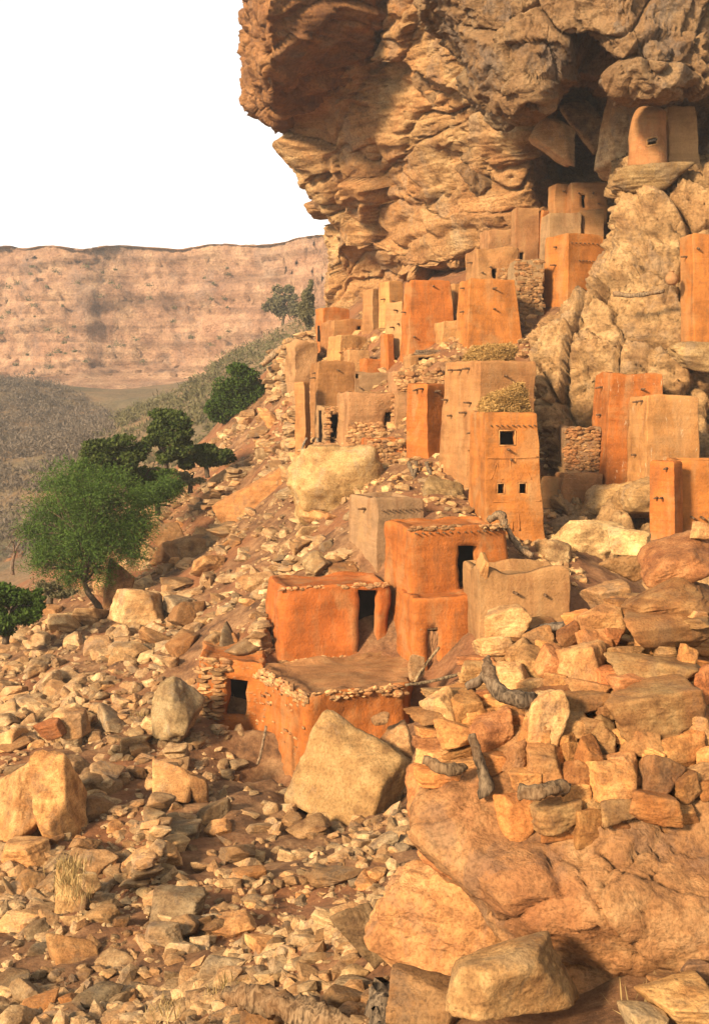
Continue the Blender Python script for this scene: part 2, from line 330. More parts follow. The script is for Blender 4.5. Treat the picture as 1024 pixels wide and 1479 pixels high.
# ------------------------------------------------------------------ ground
TP = [(0,1479,17.5),(250,1479,16),(500,1479,13.5),(700,1479,11),(1000,1479,10.5),(800,1479,10.8),(0,1300,23),(250,1300,21.5),(420,1300,20.5),(540,1330,17),
 (0,1150,28.5),(200,1150,28),(350,1150,27.5),(390,1140,29.5),(500,1190,26.5),(600,1180,25),(0,1000,38),(150,1000,36),(280,1062,31.8),(345,1066,31.8),(325,1056,33),(340,1060,33.2),(600,1040,29.5),(650,1000,29.5),
 (0,920,48),(100,900,47),(250,960,37),(250,900,42),(150,890,49),(380,955,34.6),(402,968,34.5),(480,968,34.4),(550,968,34.3),(100,850,56),(300,850,45),(400,845,38.5),(200,800,58),(300,780,53),(450,800,42),(350,740,58),(250,730,64),
 (510,840,37.5),(640,752,38),(735,772,38.5),(830,790,38),(860,850,34),(700,930,32),(824,900,32.5),(640,720,41),(585,715,42.5),(650,700,43.5),
 (430,760,47),(440,655,54),(400,640,65),(370,700,58),(300,690,68),(380,600,80),(330,620,82),(400,522,88),(430,500,88),(450,642,54.5),(530,692,46),(590,667,46.5),(500,662,50),(560,642,49.5),
 (530,567,55.5),(560,537,57),(480,522,65),(470,502,69),(600,510,56),(700,505,53),(640,525,51.5),(760,450,57),(690,422,58),(740,375,62),(800,375,62),(830,345,60),(790,450,55),(600,430,72),(540,440,74),(470,480,80)]
TW = [tuple(P(*c)) for c in TP] + [(-30,30,-16),(-35,60,-20),(-30,90,-18),(-18,38,-11.8),(-23,55,-14.5),(-16,17,-10.8),(-25,18,-13),(-21,76,-15),(-16,98,-9),(-40,12,-16),
 (12,14,-4.5),(16,25,-4),(14,40,-6),(18,60,7),(8,75,9),(2,95,9),(-6,110,2),(-20,125,-10),(-45,110,-24),(-60,80,-26),(-60,40,-22),(20,90,12),(25,120,12),(-10,10,-8),(0,8,-6),(12,8,-4.5)]
TW += [(-1,31,-9.5),(0.5,32.2,-9.0),(-2.2,32.6,-9.2),(1.1,31.7,-9.3),(-1,33.3,-8.7),(0.5,33.4,-8.6),(-0.6,29.4,-9.9),(-2.1,29.9,-10.1),(-2.7,31.2,-9.9)] + [tuple(P(*c)) for c in ((880,770,41.5),(1000,780,41),(940,760,43),(840,740,43),(800,720,45),(1000,900,36))]
TW = np.array(TW)
_d = np.sqrt(((TW[:, None, :2] - TW[None, :, :2]) ** 2).sum(-1) + 0.3)
_w = np.linalg.solve(np.block([[_d + 0.02 * np.eye(len(TW)), np.ones((len(TW), 1))], [np.ones((1, len(TW))), np.zeros((1, 1))]]), np.concatenate([TW[:, 2], [0]]))
def rbf(xy):
    out = np.empty(len(xy))
    for a in range(0, len(xy), 40000):
        q = xy[a:a + 40000]; d = np.sqrt(((q[:, None] - TW[None, :, :2]) ** 2).sum(-1) + 0.3); out[a:a + 40000] = d @ _w[:-1] + _w[-1]
    return out
def axis(segs):
    v = []
    for a, b, st in segs: v.append(np.arange(a, b, st))
    return np.concatenate(v + [[segs[-1][1]]])
gx = axis([(-60, -20, 1.2), (-20, -12, 0.35), (-12, 8, 0.15), (8, 26, 0.6)]); gy = axis([(8, 46, 0.15), (46, 70, 0.25), (70, 96, 0.4), (96, 126, 1.2)])
GX, GY = np.meshgrid(gx, gy); xy = np.stack([GX.ravel(), GY.ravel()], 1)
z0 = rbf(xy); Q = np.stack([xy[:, 0], xy[:, 1], z0], 1)
z = z0 + fbm(Q * 0.35, 4, 3) * 0.35 + fbm(Q * 1.6, 4, 9, 0.6) * 0.13
f1, f2, cid = worley(Q * np.array([1.1, 1.1, 1.1]), 21); z = z + (cid - 0.5) * 0.16 * sstep(0, 0.25, f2 - f1)
GZ = z.reshape(GX.shape)
ground = tag(obj('ground', make_mesh('ground', np.stack([xy[:, 0], xy[:, 1], z], 1), grid_faces(len(gy), len(gx))), M_ground), 'stony orange brown slope below the cliff village', kind='structure')
def terr(X, Y):
    X = np.clip(np.asarray(X, float), gx[0], gx[-1] - 1e-6); Y = np.clip(np.asarray(Y, float), gy[0], gy[-1] - 1e-6)
    i = np.clip(np.searchsorted(gx, X, 'right') - 1, 0, len(gx) - 2); j = np.clip(np.searchsorted(gy, Y, 'right') - 1, 0, len(gy) - 2)
    u = (X - gx[i]) / (gx[i + 1] - gx[i]); v = (Y - gy[j]) / (gy[j + 1] - gy[j])
    return GZ[j, i] * (1 - u) * (1 - v) + GZ[j, i + 1] * u * (1 - v) + GZ[j + 1, i] * (1 - u) * v + GZ[j + 1, i + 1] * u * v
_DD = np.geomspace(9, 120, 420)
def hit(px, py):                                # distance at which the line of sight meets the slope
    px = np.atleast_1d(np.asarray(px, float)); py = np.atleast_1d(np.asarray(py, float)); out = np.full(len(px), np.nan)
    for a in range(0, len(px), 4000):
        x = (px[a:a + 4000, None] - CX) / FPX * _DD; zz = -(py[a:a + 4000, None] - CY) / FPX * _DD
        below = zz < terr(x, np.broadcast_to(_DD, x.shape)); k = below.argmax(1); out[a:a + 4000] = np.where(below.any(1), _DD[k], np.nan)
    return out
# valley
VP = [P(*c) for c in [(50,800,125),(0,650,200),(0,556,250),(-150,540,250),(120,585,240),(160,610,215),(250,610,210),(180,568,300),(300,560,230),(400,505,190),(440,470,180),(-100,760,140),(300,660,120),(420,560,125),(250,556,330),(0,552,330),(450,540,330)]]
VW = np.array([tuple(v) for v in VP] + [(-15,40,-22),(-40,20,-24),(20,40,-22),(0,90,-12),(10,140,4),(40,160,15),(60,250,20),(-200,100,-22),(-300,300,-6),(300,300,5),(0,380,0),(-300,400,0),(300,400,0),(0,-40,-24),(300,-40,-24),(-300,-40,-26),(200,100,-10)])
_dv = np.sqrt(((VW[:, None, :2] - VW[None, :, :2]) ** 2).sum(-1) + 25)
_wv = np.linalg.solve(np.block([[_dv, np.ones((len(VW), 1))], [np.ones((1, len(VW))), np.zeros((1, 1))]]), np.concatenate([VW[:, 2], [0]]))
def vz(xy):
    d = np.sqrt(((xy[:, None] - VW[None, :, :2]) ** 2).sum(-1) + 25); zz = d @ _wv[:-1] + _wv[-1]
    q = np.stack([xy[:, 0], xy[:, 1], xy[:, 0] * 0], 1); return np.clip(zz, -30, 60) + fbm(q * 0.03, 5, 4) * 3.0
vx = axis([(-340, -80, 6), (-80, 60, 1.6), (60, 340, 7)]); vy = axis([(-60, 60, 6), (60, 345, 1.6), (345, 400, 6)])
VX, VY = np.meshgrid(vx, vy); vxy = np.stack([VX.ravel(), VY.ravel()], 1); vzz = vz(vxy)
tag(obj('valley_ground', make_mesh('valley_ground', np.stack([vxy[:, 0], vxy[:, 1], vzz], 1), grid_faces(len(vy), len(vx))), M_valley), 'dusty scrub covered valley floor below the far cliff', kind='structure')

# ------------------------------------------------------------------ cliffs
def strata_disp(Pn, s, thick, block, amp, seed, crack=0.5, warp=0.5):
    wz = fbm(Pn * np.array([0.22, 0.22, 0.22]) / warp * 0.5, 3, seed) * thick * 1.3
    zz = (Pn[:, 2] + wz) / thick; k = np.floor(zz); f = zz - k
    sw = s + fbm(Pn * 0.7, 2, seed + 9) * block * 0.25
    kk = k.astype(int); o = np.zeros_like(kk); lay = _h(kk, o, o, seed)
    bb = (sw / (block * (0.6 + 0.9 * lay))) + lay * 13.7; c = np.floor(bb); fc = bb - c; ci = c.astype(int)
    off = (_h(kk, ci, o, seed + 1) - 0.5) * 1.2 + (lay - 0.5) * 1.4
    e = sstep(0.12, 0.0, np.minimum(f, 1 - f)) * crack + sstep(0.07, 0.0, np.minimum(fc, 1 - fc)) * crack * 0.7
    return amp * (off - e - 0.6 * (f - 0.4) ** 2)
def build_sheet(name, rows, nr, nc, mat, label, dispf, flat=None):
    G = sheet(rows, nr, nc); N = grid_normals(G)
    tocam = -G / np.linalg.norm(G, axis=-1, keepdims=True)
    if (N * tocam).sum(-1).mean() < 0: N = -N
    if flat: N = np.broadcast_to(np.array(flat, float), N.shape).copy()
    for _ in range(14):
        Np = np.pad(N, ((3, 3), (3, 3), (0, 0)), 'edge'); N = (Np[6:, 3:-3] + Np[:-6, 3:-3] + Np[3:-3, 6:] + Np[3:-3, :-6] + N) / 5
    N = N / (np.linalg.norm(N, axis=-1, keepdims=True) + 1e-9)
    Pn = G.reshape(-1, 3); V = Pn + N.reshape(-1, 3) * dispf(Pn)[:, None]
    F = grid_faces(nr, nc)
    o = obj(name, make_mesh(name, V, F), mat); tag(o, label, kind='structure'); return V.reshape(nr, nc, 3)
sW = lambda Q_: Q_[:, 0] * -0.47 + Q_[:, 1] * 0.88
def d_wall(Q_):
    s = sW(Q_); W_ = fbm(Q_ * 0.35, 3, 41)[:, None] * np.array([0.5, 0.5, 0.2]); Qw = Q_ + W_
    v1, e1 = facet(Qw * np.array([0.11, 0.08, 0.22]), 43, 0.7); v2, e2 = facet(Qw * np.array([0.3, 0.22, 0.8]), 47, 0.7); v3, e3 = facet(Qw * np.array([1.0, 0.8, 2.2]), 49)
    msk = sstep(-0.1, 0.35, fbm(Q_ * 0.1, 2, 77))
    d = v1 * 1.6 - 0.4 * sstep(0.025, 0, e1) + v2 * 0.30 - 0.12 * sstep(0.03, 0, e2) + v3 * (0.06 + 0.12 * msk)
    d += strata_disp(Q_, s, 3.1, 16.0, 0.5, 31, 0.6) + strata_disp(Q_, s, 0.9, 5.0, 0.13, 57) * (0.25 + msk) + fbm(Q_ * 0.13, 2, 8) * 0.6 + fbm(Q_ * 1.5, 4, 12, 0.6) * 0.10 + fbm(Q_ * 5, 2, 13, 0.6) * 0.04
    return d
WALL = [
 [(540,-140,110),(440,-140,72),(500,-140,69),(560,-140,66),(620,-140,63.5),(680,-140,61),(740,-140,56),(820,-140,55),(960,-140,54)],
 [(540,-20,110),(440,-20,74),(520,-20,70),(585,-20,66),(640,-10,63),(690,0,60),(760,20,58),(840,40,62),(960,40,56)],
 [(520,90,108),(420,110,77),(500,110,73),(575,90,69.5),(640,85,65.5),(700,90,62.5),(760,90,61),(840,110,68),(960,110,59)],
 [(500,190,108),(413,192,80),(480,190,76),(560,180,71),(630,175,67.5),(700,165,64.5),(765,160,62),(840,170,70),(960,170,61)],
 [(510,250,108),(443,255,81.5),(505,250,77),(570,245,72.5),(635,235,69),(700,225,66),(765,215,63.5),(840,220,70),(960,220,61)],
 [(520,320,106),(458,325,82.5),(515,320,78.5),(575,320,73.5),(640,310,70),(700,295,67),(765,280,64.5),(840,270,68),(960,270,62)],
 [(525,372,106),(463,370,83),(520,372,79),(580,392,73),(640,384,70),(700,352,67.5),(765,330,65.5),(840,310,64.5),(960,310,63)],
 [(530,400,106),(470,395,86),(530,405,82),(590,415,76),(645,402,73),(705,372,70),(770,350,67.5),(840,330,66),(960,330,64)],
 [(530,450,106),(466,445,87),(530,440,84),(590,440,79),(650,430,75),(710,400,72),(775,380,68.5),(840,360,67),(960,360,65)],
 [(535,540,106),(468,530,86),(535,530,84),(590,530,79),(650,520,75),(710,500,71),(775,480,69),(840,460,67),(960,460,65)]]
build_sheet('cliff', WALL, 410, 380, M_cliff, 'layered ochre sandstone cliff wall above the village', d_wall)
def d_prow(Q_):
    s = sW(Q_); v1, e1 = facet(Q_ * np.array([0.22, 0.2, 0.4]), 73); v2, e2 = facet(Q_ * np.array([0.9, 0.9, 1.2]), 79)
    return v1 * 0.4 - 0.2 * sstep(0.05, 0, e1) + v2 * 0.3 + strata_disp(Q_, s, 2.6, 8, 0.22, 71) + fbm(Q_ * 0.3, 3, 2) * 0.4 + fbm(Q_ * 1.6, 4, 3, 0.6) * 0.2
PROW = [
 [(430,-170,112),(358,-170,86),(366,-170,70),(388,-170,62.5),(396,-170,62.2),(450,-170,63),(520,-170,64),(580,-170,65),(640,-150,66)],
 [(430,-30,112),(361,-30,86),(368,-30,72),(388,-30,64.5),(397,-30,64.3),(450,-25,65),(520,-20,66),(575,-20,67),(612,0,68.5)],
 [(430,70,110),(363,70,86),(370,70,74),(388,66,66.4),(397,66,66.4),(445,60,67.4),(515,45,68.5),(565,40,70),(600,60,71.5)],
 [(430,120,108),(365,125,86),(372,125,76),(389,122,69),(398,122,69),(445,112,69.8),(505,95,70.5),(555,75,71.5),(594,85,73.5)],
 [(435,150,106),(368,153,86),(378,156,77.5),(392,158,73),(402,160,73),(445,148,73.5),(498,132,74),(548,105,75),(592,92,75.5)],
 [(440,185,104),(402,180,86),(407,184,81),(411,188,79),(416,190,78.8),(447,180,78.5),(498,160,78),(548,130,78),(597,105,78)]]
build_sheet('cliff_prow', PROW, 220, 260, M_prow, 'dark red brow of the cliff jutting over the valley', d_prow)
def d_over(Q_):
    W_ = fbm(Q_ * 0.4, 3, 4)[:, None] * np.array([0.2, 0.2, 0.2]); Qw = Q_ + W_
    v1, e1 = facet(Qw * np.array([0.20, 0.2, 0.24]), 15); v2, e2 = facet(Qw * np.array([0.5, 0.5, 0.6]), 19); v3, e3 = facet(Qw * np.array([1.2, 1.2, 1.5]), 23)
    v4, e4 = facet(Qw * 2.9, 27)
    return v1 * 1.15 - 0.35 * sstep(0.025, 0, e1) + v2 * 0.38 - 0.14 * sstep(0.025, 0, e2) + v3 * 0.2 + v4 * 0.10 + fbm(Q_ * 0.3, 2, 6, 0.5) * 0.4 + fbm(Q_ * 3, 3, 7, 0.65) * 0.07
lipx = [600, 652, 690, 725, 765, 800, 832, 866, 905, 950, 1000, 1060, 1150]
lipy = [-60, 5, 75, 120, 150, 100, 70, 92, 122, 126, 118, 115, 112]
OVER = [[(x, -190, 47 + 0.012 * abs(x - 900) + (5 if x < 700 else 0)) for x in lipx],
        [(x + 0.2 * (650 - x) * (x < 650), -100 + 0.1 * y, 46.5 + 0.012 * abs(x - 900) + (4 if x < 700 else 0)) for x, y in zip(lipx, lipy)],
        [(x, -20 + 0.3 * y, 46 + 0.014 * abs(x - 920)) for x, y in zip(lipx, lipy)],
        [(x, 0.68 * y - 12, 45.6 + 0.016 * abs(x - 940)) for x, y in zip(lipx, lipy)],
        [(x, y - 4, 46.2 + 0.018 * abs(x - 950)) for x, y in zip(lipx, lipy)],
        [(x, y + 4, 48.5 + 0.018 * abs(x - 950)) for x, y in zip(lipx, lipy)],
        [(x, y + 6, 54 + 0.014 * abs(x - 950)) for x, y in zip(lipx, lipy)],
        [(x, y + 40, 62 + 0.014 * abs(x - 950) + (6 if 780 < x < 880 else 0)) for x, y in zip(lipx, lipy)],
        [(x, y + 180, 64 + 0.014 * abs(x - 950) + (6 if 780 < x < 880 else 0)) for x, y in zip(lipx, lipy)]]
build_sheet('cliff_overhang', OVER, 470, 400, M_over, 'massive grey streaked rock overhang sheltering the granaries', d_over)
def d_butt(Q_):
    W_ = fbm(Q_ * 0.7, 3, 4)[:, None] * np.array([0.35, 0.35, 0.35]); Qw = Q_ + W_
    v1, e1 = facet(Qw * np.array([0.40, 0.28, 0.20]), 25); v2, e2 = facet(Qw * np.array([1.0, 0.8, 0.8]), 29); v3, e3 = facet(Qw * np.array([2.4, 2, 2.2]), 33)
    v4, e4 = facet(Qw * np.array([0.7, 0.6, 1.6]), 35, 0.6)
    return v1 * 0.85 - 0.9 * sstep(0.05, 0, e1) + v2 * 0.2 - 0.25 * sstep(0.03, 0, e2) + v3 * 0.10 + v4 * 0.36 - 0.16 * sstep(0.04, 0, e4) + fbm(Q_ * 0.35, 2, 16, 0.5) * 0.5 + fbm(Q_ * 3.2, 4, 17, 0.65) * 0.11 + fbm(Q_ * 9, 2, 18) * 0.03
bl = [(225, 912, 56, 53), (238, 895, 52.5, 50.5), (300, 892, 51.5, 49.5), (350, 888, 51, 49), (400, 858, 50.5, 48.5), (450, 815, 50, 48), (500, 772, 49, 47.2), (560, 772, 48.5, 46.8), (620, 790, 47.5, 46), (700, 795, 45, 43.6), (770, 800, 42, 40.5), (860, 815, 38, 37), (960, 830, 36, 35)]
BUTT = [[(ex + 30, py, De + 12), (ex + 2, py, De), (ex + 40, py + 2, Dm), (ex + 0.5 * (1030 - ex), py + 3, Dm - 0.9), (1030, py, Dm - 1.6), (1150, py, Dm - 2.5)] for py, ex, De, Dm in bl]
BUTT = [[(935, 236, 64), (905, 234, 60), (950, 232, 59), (990, 228, 58), (1030, 226, 57), (1150, 224, 56)]] + BUTT
build_sheet('cliff_buttress', BUTT, 370, 250, M_butt, 'bulging pale cracked sandstone buttress carrying granaries', d_butt)
def d_far(Q_):
    top = sstep(41, 38, Q_[:, 2]); A = np.array([0.25, 0.25, 1.0]); Qw = Q_ + fbm(Q_ * 0.02, 2, 9)[:, None] * np.array([6, 0, 1.5])
    v1, e1 = facet(Qw * np.array([0.03, 0.03, 0.12]), 95, 0.5); v2, e2 = facet(Qw * np.array([0.08, 0.08, 0.5]), 97, 0.5); v3, e3 = facet(Qw * np.array([0.3, 0.3, 1.3]), 99, 0.6)
    return (v1 * 1.8 - 0.9 * sstep(0.06, 0, e1) + v2 * 1.3 - 0.6 * sstep(0.08, 0, e2) + v3 * 0.6 + strata_disp(Q_ + fbm(Q_ * 0.03, 3, 61)[:, None] * np.array([0, 0, 3.0]), Q_[:, 0], 5.0, 50, 1.2, 91, 0.8, 60) + strata_disp(Q_, Q_[:, 0], 1.7, 20, 0.5, 94, 0.8, 60) + fbm(Q_ * np.array([0.03, 0.03, 0.01]), 4, 3) * 5)
FARD = 330
fx = list(np.linspace(-900, 800, 61)); fq = np.stack([np.array(fx) * 0.012, np.zeros(61), np.zeros(61)], 1)
fo = np.interp(fx, [-900, -500, -200, 0, 120, 250, 340, 420, 470, 560, 800], [30, 10, 0, 4, -3, 2, -4, -14, -26, -40, -60]) + fbm(fq * 1.7, 3, 8) * 3.5
ft = fbm(fq * 2.2, 4, 5) * 7 - np.interp(fx, [380, 450], [0, 16])
FAR = [[(x, 430, FARD + 140 + o) for x, o in zip(fx, fo)], [(x, 368 + t, FARD + 12 + o) for x, o, t in zip(fx, fo, ft)], [(x, 356 + t, FARD + 2 + o) for x, o, t in zip(fx, fo, ft)], [(x, 368 + t, FARD + o) for x, o, t in zip(fx, fo, ft)],
       [(x, 440, FARD - 2 + o) for x, o in zip(fx, fo)], [(x, 530, FARD - 6 + o) for x, o in zip(fx, fo)], [(x, 556, FARD - 20 + o) for x, o in zip(fx, fo)], [(x, 600, FARD - 60 + o) for x, o in zip(fx, fo)]]
build_sheet('far_cliff', FAR, 210, 420, M_far, 'hazy pink layered escarpment across the valley', d_far, (0, -1, 0))

# ------------------------------------------------------------------ tubes
def tube(pts, rad, n=8, seed=0, wob=0.12, cap=True):
    pts = np.asarray(pts, float); m = len(pts); rad = np.broadcast_to(np.asarray(rad, float), (m,))
    T = np.gradient(pts, axis=0); T /= np.linalg.norm(T, axis=1, keepdims=True) + 1e-9
    up = np.array([0.3, 0.2, 0.93]) if abs(T[0] @ np.array([0, 0, 1])) < 0.9 else np.array([1.0, 0.1, 0])
    V = []; r = np.random.default_rng(seed)
    for i in range(m):
        a = np.cross(T[i], up); a /= np.linalg.norm(a); b = np.cross(T[i], a)
        th = np.arange(n) / n * 2 * np.pi; rr = rad[i] * (1 + r.uniform(-wob, wob, n))
        V.append(pts[i] + rr[:, None] * (np.cos(th)[:, None] * a + np.sin(th)[:, None] * b))
    V = np.concatenate(V); F = []
    for i in range(m - 1):
        for k in range(n): F.append((i * n + k, i * n + (k + 1) % n, (i + 1) * n + (k + 1) % n, (i + 1) * n + k))
    if cap: F.append(tuple(range(n - 1, -1, -1))); F.append(tuple((m - 1) * n + k for k in range(n)))
    return V, F
def merge(parts):
    V, F, o = [], [], 0
    for v, f in parts:
        V.append(v); F += [tuple(int(i) + o for i in q) for q in f]; o += len(v)
    return np.concatenate(V), F
def curve_pts(C, n): C = np.asarray(C, float); return catmull(C, np.linspace(0, len(C) - 1, n))

# ------------------------------------------------------------------ mud buildings
OCH, DEEP, PALE, GREYM, RED = (0.55, 0.20, 0.046), (0.53, 0.165, 0.036), (0.62, 0.30, 0.10), (0.40, 0.235, 0.115), (0.52, 0.148, 0.033)
PEG_ME = None
def peg_mesh():
    global PEG_ME
    if PEG_ME is None:
        V, F = tube([(0, 0.15, 0), (0, -0.08, 0.01), (0, -0.25, 0.0)], [0.042, 0.042, 0.034], 7, 3, 0.15); PEG_ME = make_mesh('peg', V, F); PEG_ME.materials.append(M_wood)
    return PEG_ME
def block(name, label, cat, corners, zb, h, taper=0.1, found=1.2, color=OCH, mat=None, openings=(), roof_drop=0.12, par=0.22, amp=0.035, seed=1, group=None, smooth=0, bulge=0.0, res=0.17, wobble_top=0.09, roofcol=None, pegs=()):
    """corners: world XY of A(near) B(right) C(back) D(left), going round; openings: (side F/R/B/L, u0,u1,v0,v1)"""
    cs = np.array(corners, float)[:, :2]; cen = cs.mean(0); org = np.array([cs[0][0], cs[0][1], zb]); mat = mat or M_mud
    side = {'F': 0, 'R': 1, 'B': 2, 'L': 3}
    ops = []
    for s_, u0, u1, v0, v1 in openings:
        k = side[s_]; ops.append((k, (1 - u1) if s_ == 'L' else u0, (1 - u0) if s_ == 'L' else u1, v0 * h, v1 * h))
    ring = []; rid = []
    for k in range(4):
        a, b = cs[k], cs[(k + 1) % 4]; L = np.linalg.norm(b - a); n = max(4, int(L / res)); u = list(np.arange(n) / n)
        for o in ops:
            if o[0] == k:
                u = [x for x in u if min(abs(x - o[1]), abs(x - o[2])) > 0.3 / n] + [o[1], o[2]]
        if smooth == 0: u = [x for x in u if x == 0 or 0.06 / L < x < 1 - 0.06 / L] + [0.03 / L, 1 - 0.03 / L]
        for x in sorted(u): ring.append(a + (b - a) * x); rid.append((k, x))
    ring = np.array(ring); K = len(ring)
    for _ in range(smooth): ring = 0.25 * np.roll(ring, 1, 0) + 0.5 * ring + 0.25 * np.roll(ring, -1, 0)
    nz = max(5, int((h + found) / res)); zs = list(np.linspace(-found, h - 0.09, nz))
    for o in ops:
        zs = [q for q in zs if min(abs(q - o[3]), abs(q - o[4])) > 0.04] + [o[3], o[4]]
    zs = sorted(zs) + [h - 0.03, h]; J = len(zs)
    ln = np.random.default_rng(seed + 5).normal(0, 0.018, 2) * h; V = np.zeros((J, K, 3)); wt = fbm(np.concatenate([ring * 0.9, np.zeros((K, 1))], 1) + seed, 3, seed) * wobble_top
    for j, q in enumerate(zs):
        t = max(q, -found) / h; sc_ = 1 - taper * t + bulge * 4 * max(0, t) * (1 - t)
        inset = 0.0 if j < J - 2 else (0.02 if j == J - 2 else 0.07)
        d = ring - cen; L = np.linalg.norm(d, axis=1, keepdims=True)
        V[j, :, :2] = cen + d * sc_ - d / L * inset + ln * max(t, 0); V[j, :, 2] = zb + q + (wt if q > 0.6 * h else wt * max(0, q / h))
    V = V.reshape(-1, 3); F = []
    idx = lambda j, k: j * K + k % K
    cut = [[] for _ in ops]
    for k in range(K):
        kk, u = rid[k]; u2 = rid[(k + 1) % K][1] if rid[(k + 1) % K][0] == kk else 1.0; um = (u + u2) / 2
        for j in range(J - 1):
            zm = (zs[j] + zs[j + 1]) / 2; hole = False
            for oi_, o in enumerate(ops):
                if o[0] == kk and o[1] < um < o[2] and o[3] < zm < o[4]: hole = True; cut[oi_].append((j, k))
            if not hole: F.append((idx(j, k), idx(j, k + 1), idx(j + 1, k + 1), idx(j + 1, k)))
    extra = []
    for o, cells in zip(ops, cut):
        if not cells: continue
        a, b = cs[o[0]], cs[(o[0] + 1) % 4]; t = (b - a) / np.linalg.norm(b - a); nin = np.array([-t[1], t[0]])
        if nin @ (cen - a) < 0: nin = -nin
        S = set(cells); mp = {}
        def inner(i):
            if i not in mp: mp[i] = len(V) + len(extra); extra.append(V[i] + np.array([nin[0], nin[1], 0]) * 0.32)
            return mp[i]
        for (j, k) in cells:
            for e, nb in (((idx(j, k), idx(j, k + 1)), (j - 1, k)), ((idx(j + 1, k + 1), idx(j + 1, k)), (j + 1, k)), ((idx(j + 1, k), idx(j, k)), (j, (k - 1) % K)), ((idx(j, k + 1), idx(j + 1, k + 1)), (j, (k + 1) % K))):
                if nb not in S: F.append((e[0], e[1], inner(e[1]), inner(e[0])))
    shade_panels = []  # added dark panels behind the openings, standing in for interior shade
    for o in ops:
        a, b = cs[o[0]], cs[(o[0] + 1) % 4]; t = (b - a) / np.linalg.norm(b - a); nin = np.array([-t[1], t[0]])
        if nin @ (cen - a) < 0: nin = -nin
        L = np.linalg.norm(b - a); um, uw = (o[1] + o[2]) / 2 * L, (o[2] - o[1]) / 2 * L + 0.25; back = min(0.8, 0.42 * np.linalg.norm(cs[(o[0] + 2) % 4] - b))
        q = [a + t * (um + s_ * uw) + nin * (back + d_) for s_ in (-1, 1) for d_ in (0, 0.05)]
        shade_panels.append(np.array([(*q[i], zb + z_) for z_ in (o[3] - 0.3, min(o[4] + 0.25, h - 0.15)) for i in (0, 1, 3, 2)]))
    if extra: V = np.concatenate([V, np.array(extra)])
    def wob(A):
        B = A + seed * 7.3
        return A + np.stack([fbm(B * 1.1, 3, seed), fbm(B * 1.1 + 40, 3, seed + 1), fbm(B * 1.1 + 80, 3, seed + 2) * 0.6], 1) * amp * 1.7 + np.stack([fbm(B * 4, 3, seed + 3, .6), fbm(B * 4 + 40, 3, seed + 4, .6), fbm(B * 4 + 80, 3, seed + 5, .6)], 1) * amp * 0.6
    top = V[(J - 1) * K:J * K].copy(); rings = []; tc = top.mean(0)
    for f_, dz in ((None, 0.0), (None, 1.0), (0.75, 1.0), (0.45, 1.0), (0.2, 1.0)):
        d = top[:, :2] - tc[:2]; L = np.linalg.norm(d, axis=1, keepdims=True); R_ = top.copy(); w_ = np.minimum(par, L * 0.4)
        R_[:, :2] = top[:, :2] - d / L * w_ * (1.0 if dz == 0 else 1.12)
        if f_ is not None: R_[:, :2] = tc[:2] + (R_[:, :2] - tc[:2]) * f_
        R_[:, 2] = top[:, 2] - dz * roof_drop if f_ is None else tc[2] - roof_drop; rings.append(R_)
    RV = np.concatenate([top] + rings + [np.array([[tc[0], tc[1], tc[2] - roof_drop]])]); RF = []
    for r_ in range(5):
        for k in range(K): RF.append((r_ * K + k, r_ * K + (k + 1) % K, (r_ + 1) * K + (k + 1) % K, (r_ + 1) * K + k))
    for k in range(K): RF.append((5 * K + k, 5 * K + (k + 1) % K, 6 * K))
    root = empty(name, tuple(org)); tag(root, label, cat, group)
    obj('wall', make_mesh('wall', wob(V) - org, F), mat, root, color)
    RB = RV + seed * 7.3; RW = RV + np.stack([fbm(RB * 1.1, 3, seed), fbm(RB * 1.1 + 40, 3, seed + 1), fbm(RB * 1.1 + 80, 3, seed + 2) * 0.6], 1) * amp * 1.7
    RW[:2 * K] = wob(RV[:2 * K])
    obj('roof', make_mesh('roof', RW - org, RF), mat, root, roofcol or color)
    for q in shade_panels: obj('shade_panel', make_mesh('shade_panel', q - org, [(0, 3, 2, 1), (4, 5, 6, 7), (0, 1, 5, 4), (1, 2, 6, 5), (2, 3, 7, 6), (3, 0, 4, 7)], False), M_opening_shade, root)
    info = dict(root=root, cs=cs, cen=cen, zb=zb, h=h, taper=taper, org=org)
    def at(s_, u, v, out=0.0):
        k = side[s_]; a, b = cs[k], cs[(k + 1) % 4]
        if s_ == 'L': u = 1 - u
        p = a + (b - a) * u; t = (b - a) / np.linalg.norm(b - a); n = np.array([t[1], -t[0]])
        if n @ (cen - a) > 0: n = -n
        p = cen + (p - cen) * (1 - taper * v) + n * out + ln * max(v, 0); return np.array([p[0], p[1], zb + v * h]), math.atan2(n[1], n[0]) + math.pi / 2
    info['at'] = at
    rg = np.random.default_rng(seed + 99)
    for s_, u, v, *small in pegs:
        p, ang = at(s_, u, v); o = obj('peg', peg_mesh(), None, root, (0.62, 0.48, 0.36)); o.location = p - org; o.rotation_euler = (rg.uniform(-.12, .12), rg.uniform(-.1, .1), ang + rg.uniform(-.2, .2)); f_ = 0.5 if small else 1.0; o.scale = (f_ * 1.2 if small else 1, f_ * rg.uniform(0.7, 1.25), f_ * 1.2 if small else 1)
    return info
_bs = [0]
